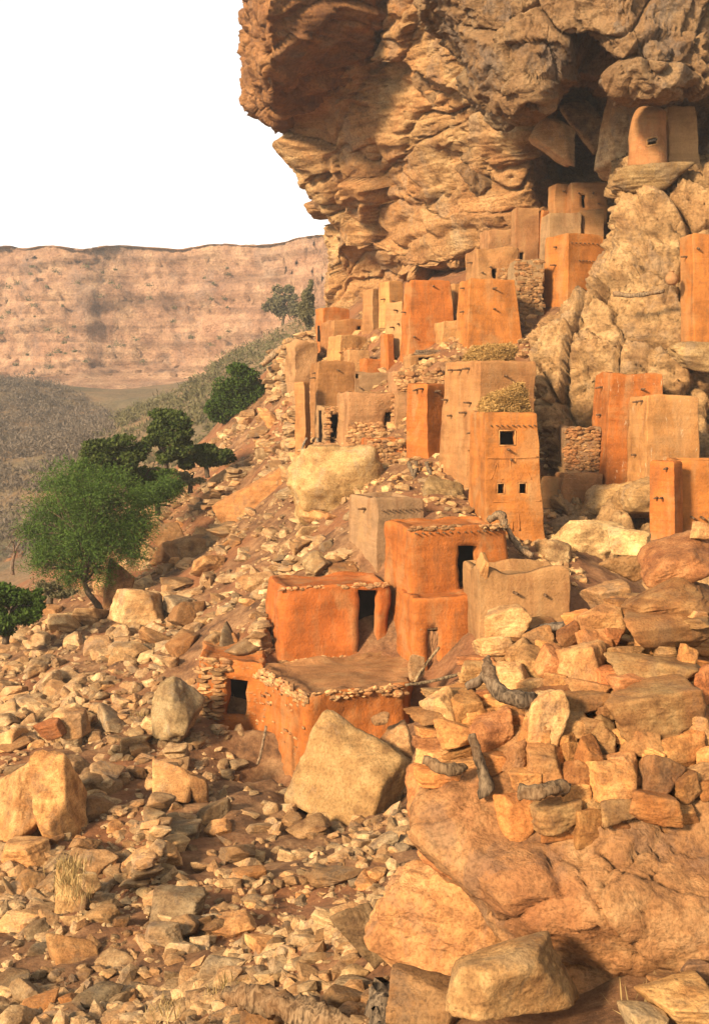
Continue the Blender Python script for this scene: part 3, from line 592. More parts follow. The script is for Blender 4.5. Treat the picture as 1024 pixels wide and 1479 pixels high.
def tower(name, label, cat, xl, xe, xr, yt, yb, D, theta=None, dd=None, **kw):
    """xl, xe, xr: pixel columns of the left corner, the near corner and the right corner at the base"""
    s = D / FPX; e = P(xe, yb, D); a = math.atan2(e[0], e[1]); rv = np.array([math.cos(a), -math.sin(a)]); fv = np.array([math.sin(a), math.cos(a)])
    R = max(xr - xe, 1) * s; L = max(xe - xl, 1) * s
    th = math.radians(theta) if theta is not None else min(max(math.atan2(L, R), math.radians(14)), math.radians(62))
    w = R / math.cos(th); d = dd if dd else min(max(L / math.sin(th), 1.0), 4.5)
    d1 = math.cos(th) * rv + math.sin(th) * fv; d2 = -math.sin(th) * rv + math.cos(th) * fv
    A = e[:2]; cs = [A, A + d1 * w, A + d1 * w + d2 * d, A + d2 * d]
    _bs[0] += 1; kw.setdefault('seed', _bs[0] * 3 + 2)
    return block(name, label, cat, cs, e[2], (yb - yt) * s, **kw)
def rowpegs(side, u0, u1, n, v): return [(side, u, v, 1) for u in np.linspace(u0, u1, n)]
def frame(info, side, u0, u1, v0, v1, color, th=0.07, out=0.03, name='window_frame', mat=None):
    """a raised surround of four mud lips round an opening"""
    at = info['at']; q = []
    c = [at(side, u0, v0, out)[0], at(side, u1, v0, out)[0], at(side, u1, v1, out)[0], at(side, u0, v1, out)[0]]
    for i in range(4):
        q.append(tube([c[i], (c[i] + c[(i + 1) % 4]) / 2, c[(i + 1) % 4]], th, 7, i + 3, 0.15))
    V, F = merge(q); obj(name, make_mesh(name, V - info['org'], F), mat or M_mud, info['root'], color)
def relief(info, side, path, color, r=0.035, name='relief_line'):
    pts = [info['at'](side, u, v, 0.0)[0] for u, v in path]; V, F = tube(curve_pts(pts, 4 * len(pts)), r, 6, 5, 0.1); obj(name, make_mesh(name, V - info['org'], F), M_mud, info['root'], color)

# ------------------------------------------------------------------ the village
T1 = tower('mud_granary', 'tall decorated mud tower with one square and two small windows', 'granary', 682, 700, 787, 596, 776, 38, theta=13, dd=2.6, taper=0.17, color=OCH,
   openings=[('F', 0.26, 0.57, 0.735, 0.855), ('F', 0.215, 0.345, 0.345, 0.43), ('F', 0.60, 0.735, 0.345, 0.43)],
   pegs=rowpegs('F', 0.1, 0.95, 9, 0.895) + [('F', 0.47, 0.62), ('F', 0.42, 0.70)])
frame(T1, 'F', 0.26, 0.57, 0.735, 0.855, PALE, 0.022, 0.01); frame(T1, 'F', 0.215, 0.345, 0.345, 0.43, PALE, 0.02, 0.01); frame(T1, 'F', 0.60, 0.735, 0.345, 0.43, PALE, 0.02, 0.01)
relief(T1, 'F', [(0.03, 0.635), (0.5, 0.632), (0.98, 0.64)], OCH); relief(T1, 'F', [(0.03, 0.285), (0.5, 0.28), (0.98, 0.285)], OCH)
relief(T1, 'F', [(0.46, 0.63), (0.47, 0.45), (0.47, 0.29), (0.46, 0.05)], OCH); relief(T1, 'F', [(0.56, 0.63), (0.57, 0.45), (0.57, 0.29), (0.58, 0.05)], OCH)
for u in (0.2, 0.72): relief(T1, 'F', [(u - 0.1, 0.46), (u - 0.04, 0.52), (u, 0.59), (u + 0.05, 0.52), (u + 0.11, 0.46)], OCH)
T3 = tower('mud_granary', 'broad mud tower crowned with straw behind the window tower', 'granary', 640, 686, 772, 521, 702, 42.5, theta=26, dd=3.2, taper=0.07, color=(0.48, 0.225, 0.08), openings=[('L', 0.08, 0.22, -0.05, 0.28)],
   pegs=[('L', 0.3, 0.94), ('L', 0.5, 0.93), ('L', 0.75, 0.93), ('L', 0.2, 0.66), ('L', 0.3, 0.58), ('L', 0.7, 0.55), ('L', 0.15, 0.42), ('F', 0.45, 0.88), ('L', 0.85, 0.68)])
T2 = tower('mud_granary', 'slim mud tower with a sharp corner above forked wooden props', 'granary', 586, 618, 652, 554, 667, 46, theta=46, taper=0.1, color=DEEP, pegs=[('L', 0.5, 0.92), ('L', 0.2, 0.93), ('F', 0.85, 0.83), ('F', 0.4, 0.9)])
C1 = tower('mud_granary', 'tapering orange tower on a dark beam gap under the cliff', 'granary', 577, 590, 660, 403, 507, 55.5, theta=16, taper=0.2, color=DEEP, pegs=[('F', 0.55, 0.91), ('F', 0.1, 0.2), ('L', 0.5, 0.55)])
C2 = tower('mud_granary', 'wide tapering orange tower above the heap of dry straw', 'granary', 656, 675, 757, 401, 506, 52.5, theta=17, taper=0.2, color=OCH, pegs=[('F', 0.5, 0.86), ('F', 0.5, 0.58), ('L', 0.5, 0.88), ('L', 0.4, 0.55)])
B3 = tower('mud_granary', 'square brown mud tower beside the ruined stone walls', 'granary', 446, 458, 513, 522, 640, 55, theta=15, taper=0.05, color=(0.41, 0.19, 0.065), pegs=[('F', 0.52, 0.9), ('L', 0.3, 0.86), ('L', 0.3, 0.8)])
B4 = tower('mud_granary', 'narrow mud pillar leaning against the square brown tower', 'granary', 431, 441, 449, 551, 644, 54, theta=50, taper=0.06, color=(0.48, 0.22, 0.075), dd=0.6)
B6 = tower('mud_house', 'low mud house with dark doorway on stone footing', 'house', 496, 503, 585, 567, 640, 50, theta=12, dd=2.5, taper=0.05, color=(0.48, 0.24, 0.10), mat=M_mud_stony, openings=[('F', 0.66, 0.79, 0.12, 0.62)], amp=0.06)
B6b = tower('stone_plinth', 'reddish rubble masonry plinth under the low mud house', 'wall', 529, 533, 586, 634, 695, 47.6, theta=10, dd=2.2, taper=0.03, color=RED, mat=M_mud_stony, amp=0.07)
B5 = tower('mud_porch', 'arched stone porch with brown recess beside square tower', 'porch', 464, 470, 501, 588, 662, 52, theta=14, dd=1.8, taper=0.05, color=(0.44, 0.25, 0.11), mat=M_mud_stony, amp=0.07, openings=[('F', 0.16, 0.88, 0.04, 0.86)])
B1 = tower('mud_house', 'stepped orange house farthest along the cliff foot', 'house', 456, 468, 507, 444, 510, 69, theta=20, taper=0.04, color=DEEP, openings=[('F', 0.05, 0.16, 0.38, 0.52)])
B1b = tower('mud_house', 'small lower orange house with one dark window hole', 'house', 476, 481, 530, 461, 523, 65.5, theta=14, dd=3, taper=0.03, color=(0.42, 0.18, 0.06), openings=[('F', 0.73, 0.85, 0.70, 0.84)])
B2 = tower('mud_house', 'pale rounded mud house below the far orange houses', 'house', 472, 492, 533, 484, 530, 62, theta=30, taper=0.08, color=PALE, mat=M_mud_stony, amp=0.07)
B13a = tower('mud_granary', 'slender pale orange tower farthest under the cave mouth', 'granary', 531, 538, 552, 417, 500, 64, theta=30, taper=0.08, color=(0.47, 0.22, 0.08), dd=1.2, pegs=[('F', 0.6, 0.3)])
B13b = tower('mud_granary', 'short pale tower wedged under the cliff lip', 'granary', 549, 563, 584, 405, 470, 63, theta=35, taper=0.06, color=PALE, pegs=[('F', 0.2, 0.55), ('L', 0.4, 0.6), ('F', 0.7, 0.4)])
B13c = tower('mud_granary', 'pale narrow tower beside the beam gap tower', 'granary', 565, 580, 590, 434, 530, 57.5, theta=55, taper=0.05, color=(0.52, 0.28, 0.11), pegs=[('L', 0.3, 0.85), ('L', 0.5, 0.6), ('L', 0.2, 0.65), ('L', 0.6, 0.3)])
B13d = tower('mud_granary', 'thin orange pier standing before the pale narrow tower', 'granary', 556, 561, 570, 481, 540, 57, theta=30, taper=0.04, color=DEEP, dd=0.8)
B14 = tower('mud_house', 'little square orange house above the grey flat house', 'house', 525, 529, 562, 518, 545, 57.5, theta=14, dd=1.8, taper=0.03, color=DEEP, pegs=[('F', 0.8, 0.6)])
B14b = tower('mud_house', 'dull grey brown flat house below the little orange one', 'house', 508, 512, 562, 537, 575, 55.5, theta=12, dd=2.0, taper=0.02, color=(0.36, 0.21, 0.1), openings=[('F', 0.04, 0.12, 0.72, 0.9)], pegs=[('F', 0.15, 0.4)])
B14c = tower('mud_wall', 'crumbling orange wall top between low house and slim tower', 'wall', 568, 572, 647, 534, 600, 50, theta=12, dd=1.6, taper=0.03, color=(0.46, 0.23, 0.1), mat=M_mud_stony, amp=0.09)
B15 = tower('mud_granary', 'broken pale tower stump between two orange towers', 'granary', 650, 656, 674, 408, 490, 57.5, theta=20, taper=0.05, color=PALE, dd=1.4, pegs=[('F', 0.5, 0.9), ('F', 0.6, 0.6), ('L', 0.5, 0.3)])
B16 = tower('mud_house', 'ruined mud house with projecting beams over the wide tower', 'house', 683, 690, 752, 357, 430, 57, theta=14, dd=2.5, taper=0.04, color=(0.47, 0.23, 0.085), mat=M_mud_stony, amp=0.08, pegs=[('F', 0.1, 0.5), ('F', 0.3, 0.62), ('F', 0.55, 0.35), ('F', 0.2, 0.35), ('L', 0.5, 0.75)], openings=[('F', 0.3, 0.42, 0.38, 0.58)])
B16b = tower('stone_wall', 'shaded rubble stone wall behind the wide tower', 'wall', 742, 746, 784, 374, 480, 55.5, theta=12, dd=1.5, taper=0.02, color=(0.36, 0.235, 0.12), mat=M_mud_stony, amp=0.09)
B17 = tower('mud_granary', 'brown coursed tower in front of the layered rock wall', 'granary', 738, 744, 778, 299, 382, 62, theta=14, taper=0.03, color=(0.39, 0.185, 0.075), openings=[('F', 0.18, 0.36, -0.1, 0.22)])
B18 = tower('mud_granary', 'thin orange tower squeezed beside the brown coursed tower', 'granary', 776, 782, 791, 303, 385, 62, theta=40, taper=0.02, color=DEEP, dd=0.9)
B19 = tower('mud_granary', 'twin block mud house highest in the cave', 'house', 789, 800, 838, 263, 345, 61.5, theta=20, taper=0.03, color=(0.44, 0.195, 0.065), pegs=[('F', 0.3, 0.85), ('F', 0.5, 0.6)])
B19b = tower('mud_granary', 'square mud block beneath the black cave slot', 'granary', 822, 826, 877, 262, 345, 60.5, theta=12, dd=2, taper=0.02, color=(0.42, 0.185, 0.065), openings=[('F', 0.3, 0.4, 0.55, 0.78)], pegs=[('F', 0.6, 0.8), ('F', 0.75, 0.62), ('F', 0.2, 0.8)])
B19c = tower('mud_granary', 'low pale mud block fronting the cave house', 'granary', 832, 836, 872, 302, 350, 58.5, theta=12, dd=1.5, taper=0.02, color=(0.49, 0.245, 0.095))
B19d = tower('mud_wall', 'weathered mud wall sloping down from the cave house', 'wall', 786, 792, 840, 306, 370, 58, theta=18, dd=1.5, taper=0.06, color=(0.42, 0.25, 0.12))
B20 = tower('mud_granary', 'large orange tower half hidden by the diagonal rock', 'granary', 783, 820, 878, 335, 452, 55, theta=33, taper=0.12, color=OCH, found=1.0, pegs=rowpegs('F', 0.1, 0.9, 8, 0.88) + rowpegs('F', 0.3, 0.75, 6, 0.66) + [('L', 0.5, 0.85), ('L', 0.5, 0.62)])
G_ = tower('mud_granary', 'tall orange tower cut off by the frame edge high on the buttress', 'granary', 983, 1003, 1065, 336, 494, 45.0, found=0.3, theta=22, taper=0.06, color=OCH, pegs=[('F', 0.1, 0.86), ('L', 0.5, 0.8)])
H_ = tower('mud_granary', 'tall white streaked red tower standing behind another on the ledge', 'granary', 859, 875, 957, 538, 702, 43, found=0.3, theta=15, dd=2.4, taper=0.1, color=DEEP, mat=M_mud_spots, pegs=[('L', 0.5, 0.87), ('L', 0.5, 0.62), ('L', 0.6, 0.5), ('F', 0.6, 0.85), ('F', 0.55, 0.57)], openings=[('F', 0.70, 0.74, 0.60, 0.64)])
I_ = tower('mud_granary', 'white streaked tan tower in front of the tall red one', 'granary', 905, 932, 1008, 572, 697, 41, found=0.15, theta=22, taper=0.05, bulge=0.02, color=(0.56, 0.265, 0.085), mat=M_mud_spots, pegs=[('L', 0.5, 0.93), ('L', 0.2, 0.94), ('L', 0.5, 0.3)])
J_ = tower('mud_granary', 'small orange tower with carved smile line below streaked towers', 'granary', 939, 974, 986, 668, 800, 38, theta=66, taper=0.05, color=DEEP, dd=0.85, pegs=[('L', 0.3, 0.93), ('L', 0.5, 0.6), ('L', 0.7, 0.6), ('L', 0.5, 0.1)])
K_ = tower('mud_house', 'orange mud house wall with a single long peg beside small tower', 'house', 981, 986, 1075, 667, 805, 39, theta=14, dd=2, taper=0.03, color=OCH, pegs=[('F', 0.15, 0.42), ('F', 0.3, 0.42)])
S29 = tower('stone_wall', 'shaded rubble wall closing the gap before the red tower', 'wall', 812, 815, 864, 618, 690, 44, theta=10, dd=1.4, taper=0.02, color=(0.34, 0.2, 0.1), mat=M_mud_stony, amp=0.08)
N_ = tower('mud_granary', 'grey unplastered box tower behind the big house', 'granary', 513, 544, 615, 721, 842, 37.5, theta=24, taper=0.02, color=GREYM, dd=2.2, pegs=rowpegs('F', 0.12, 0.92, 8, 0.86) + [('L', 0.4, 0.85)])
Mu = tower('mud_house', 'large two level orange mud house with black upper doorway', 'house', 541, 592, 742, 764, 962, 34.3, theta=20, dd=2.6, taper=0.03, color=DEEP, amp=0.07, smooth=2, roof_drop=0.05, openings=[('F', 0.475, 0.655, 0.545, 0.845)], pegs=rowpegs('F', 0.05, 0.95, 14, 0.965), wobble_top=0.12)
Ml = tower('mud_porch', 'lower front storey of orange mud house with plank door', 'house', 590, 597, 690, 866, 990, 33.3, theta=16, dd=1.9, taper=0.02, color=DEEP, amp=0.07, smooth=2, roof_drop=0.04, openings=[('F', 0.2, 0.36, 0.08, 0.66)])
p0, a0 = Ml['at']('F', 0.28, 0.36, -0.1); dv, df = (np.array([(-.22, 0, -.62), (.22, 0, -.62), (.22, .05, -.62), (-.22, .05, -.62), (-.22, 0, .62), (.22, 0, .62), (.22, .05, .62), (-.22, .05, .62)]), [(0, 1, 5, 4), (1, 2, 6, 5), (2, 3, 7, 6), (3, 0, 4, 7), (4, 5, 6, 7), (3, 2, 1, 0)])
fv, ff = merge([tube([(-.24, -.02, -.62), (-.24, -.02, 0), (-.24, -.02, .66)], .035, 6, 1), tube([(.24, -.02, -.62), (.24, -.02, 0), (.24, -.02, .66)], .035, 6, 2), tube([(-.3, -.02, .66), (0, -.02, .67), (.3, -.02, .66)], .045, 6, 3)])
door = obj('door', make_mesh('door', fv, ff), M_wood, Ml['root'], (.9, .7, .5)); door.location = p0 - Ml['org']; door.rotation_euler = (0, 0, a0)
for k in range(3):
    o = obj('plank', make_mesh('plank', dv * np.array([0.32, 1, 1 - 0.03 * k]), df, False), M_wood, door, (1.5, 1.0, 0.65)); o.location = ((k - 1) * 0.145, 0, 0)
O_ = tower('mud_house', 'low tan flat roofed box house with raised corner horns', 'house', 679, 693, 826, 826, 935, 32, theta=11, dd=2.3, taper=0.02, color=(0.42, 0.22, 0.085), roof_drop=0.28, par=0.16, wobble_top=0.22, pegs=[('F', 0.38, 0.72), ('F', 0.72, 0.68)])
hv, hf = rock_vf(911, 3, k=3, p=10, noise=0.04); pO, _ = O_['at']('L', 0.12, 1.0, -0.15)
o = obj('parapet_horn', make_mesh('parapet_horn', hv * np.array([0.3, 0.75, 0.75]), hf), M_mud, O_['root'], PALE); o.location = pO - O_['org'] + np.array([0, 0, 0.1]); o.rotation_euler = (0.25, 0, 0.2)
P_ = tower('mud_house', 'squat orange mud house with tall black doorway at its corner', 'house', 388, 402, 570, 851, 958, 34.5, theta=10, dd=2.4, taper=0.03, color=RED, mat=M_mud, amp=0.07, smooth=2, roof_drop=0.04, wobble_top=0.12, openings=[('F', 0.70, 0.87, 0.09, 0.92)])
ter = [P(434, 1006, 30.1), P(590, 990, 31.1), P(606, 950, 36), P(354, 962, 33.4)]
Q_t = block('mud_terrace', 'flat orange mud terrace roof before the squat house', 'terrace', ter, -10.6, 2.95, taper=0.06, found=0.6, color=DEEP, mat=M_mud, amp=0.10, roof_drop=0.05, par=0.3, wobble_top=0.1, smooth=3, seed=401, roofcol=(0.45, 0.21, 0.08), res=0.13)
rr_ = [P(286, 1040, 33.6), P(378, 1040, 33.0), P(388, 1040, 35.8), P(296, 1040, 36.2)]
R_b = block('stone_hut', 'small stone and mud hut with black doorway beside the terrace', 'hut', rr_, -9.1, 1.6, taper=0.02, found=1.0, color=DEEP, mat=M_mud_stony, amp=0.09, openings=[('F', 0.42, 0.74, 0.02, 0.70)], seed=411, roof_drop=0.02, wobble_top=0.06)
tower('mud_wall', 'ochre mud wall stepping between the beam gap tower and wide tower', 'wall', 634, 640, 672, 462, 520, 54.5, theta=14, dd=1.6, taper=0.04, color=PALE, mat=M_mud_stony, amp=0.08)
tower('mud_house', 'low stony house block under the beam gap tower', 'house', 586, 592, 650, 512, 560, 53, theta=12, dd=1.6, taper=0.04, color=(0.50, 0.25, 0.09), mat=M_mud_stony, amp=0.08, openings=[('F', 0.2, 0.62, 0.62, 0.92)])
tower('mud_wall', 'broken ochre wall between pale rounded house and brown tower', 'wall', 500, 504, 534, 505, 545, 58.5, theta=12, dd=1.4, taper=0.03, color=(0.5, 0.26, 0.1), mat=M_mud_stony, amp=0.08)
tower('mud_house', 'ruined tan house top beside the ruined stone walls', 'house', 420, 426, 462, 492, 560, 66, theta=16, dd=2, taper=0.05, color=(0.46, 0.25, 0.11), mat=M_mud_stony, amp=0.12, wobble_top=0.3)
tower('mud_granary', 'slim ochre tower tucked behind pale narrow tower', 'granary', 584, 590, 602, 440, 500, 60, theta=20, dd=1.0, taper=0.05, color=OCH)
tower('mud_house', 'half buried ochre house beside the cave wall foot', 'house', 700, 706, 745, 330, 372, 64, theta=14, dd=2, taper=0.04, color=(0.48, 0.24, 0.1), mat=M_mud_stony, amp=0.08)
tower('mud_wall', 'ochre retaining wall joining porch and low mud house', 'wall', 455, 460, 500, 640, 672, 51.5, theta=12, dd=1.2, taper=0.04, color=(0.46, 0.25, 0.11), mat=M_mud_stony, amp=0.1)
tower('mud_wall', 'low earthen wall in shade behind the window tower', 'wall', 775, 780, 840, 690, 730, 43.5, theta=10, dd=1.2, taper=0.04, color=(0.44, 0.2, 0.07), amp=0.08)
tower('mud_house', 'reddish mud block beneath the shaded rubble wall', 'house', 808, 813, 868, 684, 735, 43.2, theta=12, dd=1.6, taper=0.03, color=(0.46, 0.21, 0.08), mat=M_mud_stony, amp=0.1)
# round granary high on the buttress
def round_granary():
    D = 50.2; s = D / FPX; c = P(935, 242, D); r0, r1, h = 29 * s, 25 * s, 90 * s; K, J = 48, 30; V = []; hole = []
    for j in range(J + 1):
        t = j / J
        for k in range(K):
            a = -math.pi / 2 + 2 * math.pi * k / K; rr = r0 + (r1 - r0) * min(t / 0.72, 1)
            zt = h * 0.74 + h * 0.14 * math.cos(a + 0.3); 
            if t <= 0.72: q = (rr, zt * t / 0.72 - 0.25 * (1 - t / 0.72))
            else: u = (t - 0.72) / 0.28; q = (rr * math.cos(u * math.pi / 2) ** 0.8, zt + (h * 0.98 - zt) * math.sin(u * math.pi / 2))
            V.append((q[0] * math.cos(a) - (0.25 * (t - 0.72) if t > 0.72 else 0), q[0] * math.sin(a), q[1]))
    V = np.array(V); F = []
    for j in range(J):
        for k in range(K):
            if 10 <= j <= 12 and k in (46, 47, 0, 1): continue
            F.append((j * K + k, j * K + (k + 1) % K, (j + 1) * K + (k + 1) % K, (j + 1) * K + k))
    V = V + np.stack([fbm(V * 1.5, 3, 5), fbm(V * 1.5 + 9, 3, 6), fbm(V * 1.5 + 19, 3, 7)], 1) * 0.05
    root = empty('round_granary', c); tag(root, 'round domed mud granary with a small square hatch', 'granary')
    obj('wall', make_mesh('wall', V, F), M_mud_stony, root, (0.46, 0.20, 0.075))
    fr = [V[10 * K + 46], V[10 * K + 2], V[13 * K + 2], V[13 * K + 46]]
    Vf, Ff = merge([tube([fr[i], fr[(i + 1) % 4]], 0.05, 6, i) for i in range(4)]); obj('hatch_frame', make_mesh('hatch_frame', Vf, Ff), M_mud, root, PALE)
    Vf, Ff = tube([fr[0] * .5 + fr[3] * .5, fr[1] * .5 + fr[2] * .5], 0.05, 6); obj('hatch_bar', make_mesh('hatch_bar', Vf + np.array([0, -0.05, 0.03]), Ff), M_wood, root)
round_granary()
tower('mud_granary', 'pale plastered narrow tower beside the round granary', 'granary', 958, 966, 1010, 150, 245, 50.6, found=0.3, theta=14, dd=1.2, taper=0.16, color=(0.57, 0.31, 0.125), amp=0.06)
# clay pot
def pot(px, py, D, r, label, color):
    pr = [(0.0, -1), (0.6, -0.95), (0.95, -0.4), (1, 0.1), (0.8, 0.6), (0.42, 0.85), (0.4, 1.1), (0.5, 1.2), (0.36, 1.15), (0.3, 0.8)]; K = 20
    V = np.array([(a * math.cos(2 * math.pi * k / K), a * math.sin(2 * math.pi * k / K), b) for a, b in catmull(np.array(pr), np.linspace(0, len(pr) - 1, 26)) for k in range(K)]) * r
    F = [(j * K + k, j * K + (k + 1) % K, (j + 1) * K + (k + 1) % K, (j + 1) * K + k) for j in range(25) for k in range(K)]
    o = obj('clay_pot', make_mesh('clay_pot', V, F), M_mud, None, color); o.location = P(px, py, D); tag(o, label, 'pot')
pot(970, 402, 45.6, 0.24, 'small round clay pot on the buttress ledge', (0.42, 0.19, 0.08))
# straw heaps
def straw(label, px, py, D, wpx, hpx, dep, n, seed, mat=None, name='straw_heap'):
    r = np.random.default_rng(seed); s = D / FPX; c = P(px, py, D); W, H = wpx * s / 2, hpx * s
    V0, F0 = rock_vf(seed, 4, k=9, p=5, noise=0.16); V0 = V0 * np.array([2 * W * .92, dep, 1.5 * H]); root = empty(name, c); tag(root, label, 'straw')
    obj('mound', make_mesh('mound', V0, F0), M_straw, root)
    i = r.integers(0, len(V0), n); p = V0[i] * r.uniform(0.9, 1.07, (n, 1)); up = p[:, 2] > -0.1; p = p[up]; n = len(p)
    a = r.normal(0, 1, (n, 3)); a[:, 2] *= 0.6; a /= np.linalg.norm(a, axis=1, keepdims=True); L = r.uniform(0.05, 0.13, (n, 1)); b = np.cross(a, r.normal(0, 1, (n, 3))); b /= np.linalg.norm(b, axis=1, keepdims=True); w = r.uniform(0.006, 0.013, (n, 1))
    V = np.stack([p - a * L - b * w, p + a * L - b * w, p + a * L + b * w, p - a * L + b * w], 1).reshape(-1, 3); F = np.arange(len(V)).reshape(-1, 4)
    tag(obj('straw', make_mesh('straw', V, F, False), mat or M_straw, root), kind='stuff')
straw('rounded heap of dry straw on the window tower roof', 727, 592, 39.3, 80, 50, 1.5, 16000, 611)
straw('long low heap of straw below the wide tower', 708, 522, 45.2, 84, 34, 1.6, 15000, 612)

# ------------------------------------------------------------------ stonework added to walls (too small to pick apart: one part each)
def studs(info, side, n, u0, u1, v0, v1, size, seed, name='stonework', tint=(1, 1, 1)):
    r = np.random.default_rng(seed); parts = []; tri = []; o_ = 0; vs = []
    lib = [rock_vf(700 + i, 0 if size < 0.15 else 1, k=4, p=18, noise=0.05) for i in range(6)]
    for _ in range(n):
        p, ang = info['at'](side, r.uniform(u0, u1), r.uniform(v0, v1), r.uniform(-0.04, 0.03)); v, f = lib[r.integers(6)]
        d = size * r.uniform(0.6, 1.5) * np.array([r.uniform(0.9, 1.9), 0.8, r.uniform(0.5, 0.9)]); c_, s_ = math.cos(ang), math.sin(ang); q = v * d
        q = np.stack([q[:, 0] * c_ - q[:, 1] * s_, q[:, 0] * s_ + q[:, 1] * c_, q[:, 2]], 1) + p - info['org']; vs.append(q); tri.append(f + o_); o_ += len(v)
    tag(obj(name, make_mesh(name, np.concatenate(vs), np.concatenate(tri), False), M_stone, info['root'], tint), kind='stuff')
studs(B6, 'F', 220, 0, 0.62, -0.1, 0.4, 0.16, 1, tint=(1.15, 1.15, 1.15)); studs(B6, 'F', 90, 0.8, 1, -0.1, 0.95, 0.16, 2, tint=(1.1, 1.1, 1.1)); studs(B6b, 'F', 260, 0, 1, 0, 0.98, 0.17, 3)
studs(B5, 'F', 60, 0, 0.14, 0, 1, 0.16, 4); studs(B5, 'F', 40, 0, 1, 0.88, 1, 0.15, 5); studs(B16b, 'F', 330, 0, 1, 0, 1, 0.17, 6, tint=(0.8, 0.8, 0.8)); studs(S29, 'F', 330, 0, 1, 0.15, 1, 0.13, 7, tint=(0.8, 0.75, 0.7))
studs(B16, 'F', 160, 0.5, 1, 0, 0.6, 0.17, 8); studs(B14c, 'F', 170, 0, 1, 0.55, 1.02, 0.2, 9, tint=(1.1, 1.1, 1.1)); studs(B2, 'F', 70, 0, 1, 0.0, 0.6, 0.15, 10, tint=(1.2, 1.15, 1.1)); studs(R_b, 'F', 60, 0, 0.52, 0.8, 1.02, 0.13, 11)
studs(Q_t, 'F', 90, 0, 1, 0.93, 1.01, 0.12, 12, tint=(1.3, 1.3, 1.3)); studs(Q_t, 'L', 130, 0, 1, 0.9, 1.01, 0.13, 13, tint=(1.3, 1.3, 1.3)); studs(Q_t, 'L', 45, 0, 1, 0.3, 0.95, 0.09, 14)
studs(P_, 'F', 60, 0, 1, 0.97, 1.02, 0.12, 16, tint=(1.2, 1.2, 1.2)); studs(P_, 'F', 50, 0, 1, -0.02, 0.05, 0.14, 17, tint=(1.2, 1.2, 1.2)); studs(Mu, 'F', 70, 0, 1, 0.985, 1.01, 0.11, 18)
r = np.random.default_rng(5)
for k in range(13):                                     # flat stones laid beside the hut door
    for u in ((0.08, 0.30) if k % 2 else (0.16, 0.35)):
        p, a = R_b['at']('F', u + r.uniform(-.03, .03), 0.0 + k * 0.07, 0.02); o = place_rock('stone', LIB_WALL[(k * 3 + int(u * 50)) % 18], p - R_b['org'], (r.uniform(0.3, 0.46), 0.3, 0.115), (0, r.uniform(-.06, .06), a), g3(r.uniform(0.8, 1.15)), R_b['root'])

# ------------------------------------------------------------------ boulders
def boulder(label, px, py, wpx, hpx, D=None, rot=0, yaw=0, dep=1.0, lib=None, i=0, color=(1, 1, 1), name='boulder', dz=0, pitch=0):
    """px, py: middle of its outline; D: distance, or None to rest it on the slope under its lower edge"""
    if D is None: D = float(hit([px], [py + hpx * 0.36])[0]) if not np.isnan(hit([px], [py + hpx * 0.36])[0]) else 60
    s = D / FPX; lib = lib or LIB_BIG; c = P(px, py, D); W, H = wpx * s, hpx * s
    o = place_rock(name, lib[i % len(lib)], c, (W * 1.04, max(W, H) * 0.8 * dep, H * 1.04), (pitch, math.radians(rot), math.radians(yaw)), color)
    if name == 'bedrock_rib': o.location.z -= H * 0.12
    tag(o, label, 'rock'); return o
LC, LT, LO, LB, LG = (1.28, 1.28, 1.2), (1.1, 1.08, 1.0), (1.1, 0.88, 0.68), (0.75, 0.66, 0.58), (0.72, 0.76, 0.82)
B = boulder
B('huge split cream boulder standing before the mud terrace', 500, 1115, 182, 146, 27.2, 10, -40, 0.7, lib=LIB_BLOCK, i=1, color=(1.4, 1.2, .95), pitch=-0.3)
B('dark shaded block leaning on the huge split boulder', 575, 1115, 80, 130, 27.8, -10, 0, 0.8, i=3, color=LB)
B('big square tan boulder beside the acacia trunk', 201, 892, 78, 92, 43, -6, 25, 1, i=1, color=LT)
B('orange faced rock below the big square boulder', 190, 962, 62, 56, 39.5, -12, 10, 1, i=2, color=(1.25, 1.0, 0.72))
B('long tilted orange slab on the slope below the porch', 372, 722, 128, 62, 53, -38, 10, 0.6, i=4, color=LO)
B('orange block under the lower end of the tilted slab', 352, 787, 62, 38, 50, -35, 0, 0.9, i=5, color=LO)
B('brown block row beside the leafy shrubs', 285, 800, 92, 54, 52, -8, 10, 0.9, i=6, color=LB)
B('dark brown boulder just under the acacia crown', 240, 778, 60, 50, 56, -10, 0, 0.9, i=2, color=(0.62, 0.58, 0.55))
B('slanting rust brown rock behind the acacia trunk', 168, 855, 52, 86, 50, 24, 0, 0.7, i=0, color=(0.72, 0.56, 0.46))
B('flat lying slab under the ruined stone wall', 398, 645, 60, 24, 66, 0, 0, 1, i=3, color=LT)
B('weathered pale bedrock knoll with layered ledges below the houses', 480, 702, 130, 130, 46.5, 10, 15, 1.1, lib=LIB_LEDGE, i=1, color=(1.1, 1.02, 0.85), name='bedrock_knoll')
B('pale rock shoulder below the slim tower props', 640, 725, 70, 70, 41.8, 6, 0, 1, lib=LIB_LEDGE, i=2, color=(1.08, 1.0, 0.85), name='bedrock_knoll')
B('small grey cream block on the slope below the knoll', 450, 775, 48, 34, 44.5, 0, 20, 1, i=5, color=LC)
B('whitish worn rock left of the hut doorway', 256, 1030, 74, 104, 31.6, 16, 25, 1.0, lib=LIB_PALE, i=2, color=(1.0, .97, .92), name='bedrock_knoll', pitch=-0.8)
B('small tan rock beside the whitish worn rock', 222, 1050, 38, 30, None, 0, 0, 1, i=1, color=LT)
B('flat grey slab lying in the rubble gully', 258, 1307, 78, 44, None, -8, 0, 1, i=4, color=LG)
B('grey tan rock beside the flat grey slab', 236, 1352, 56, 40, None, -14, 0, 1, i=1, color=LG)
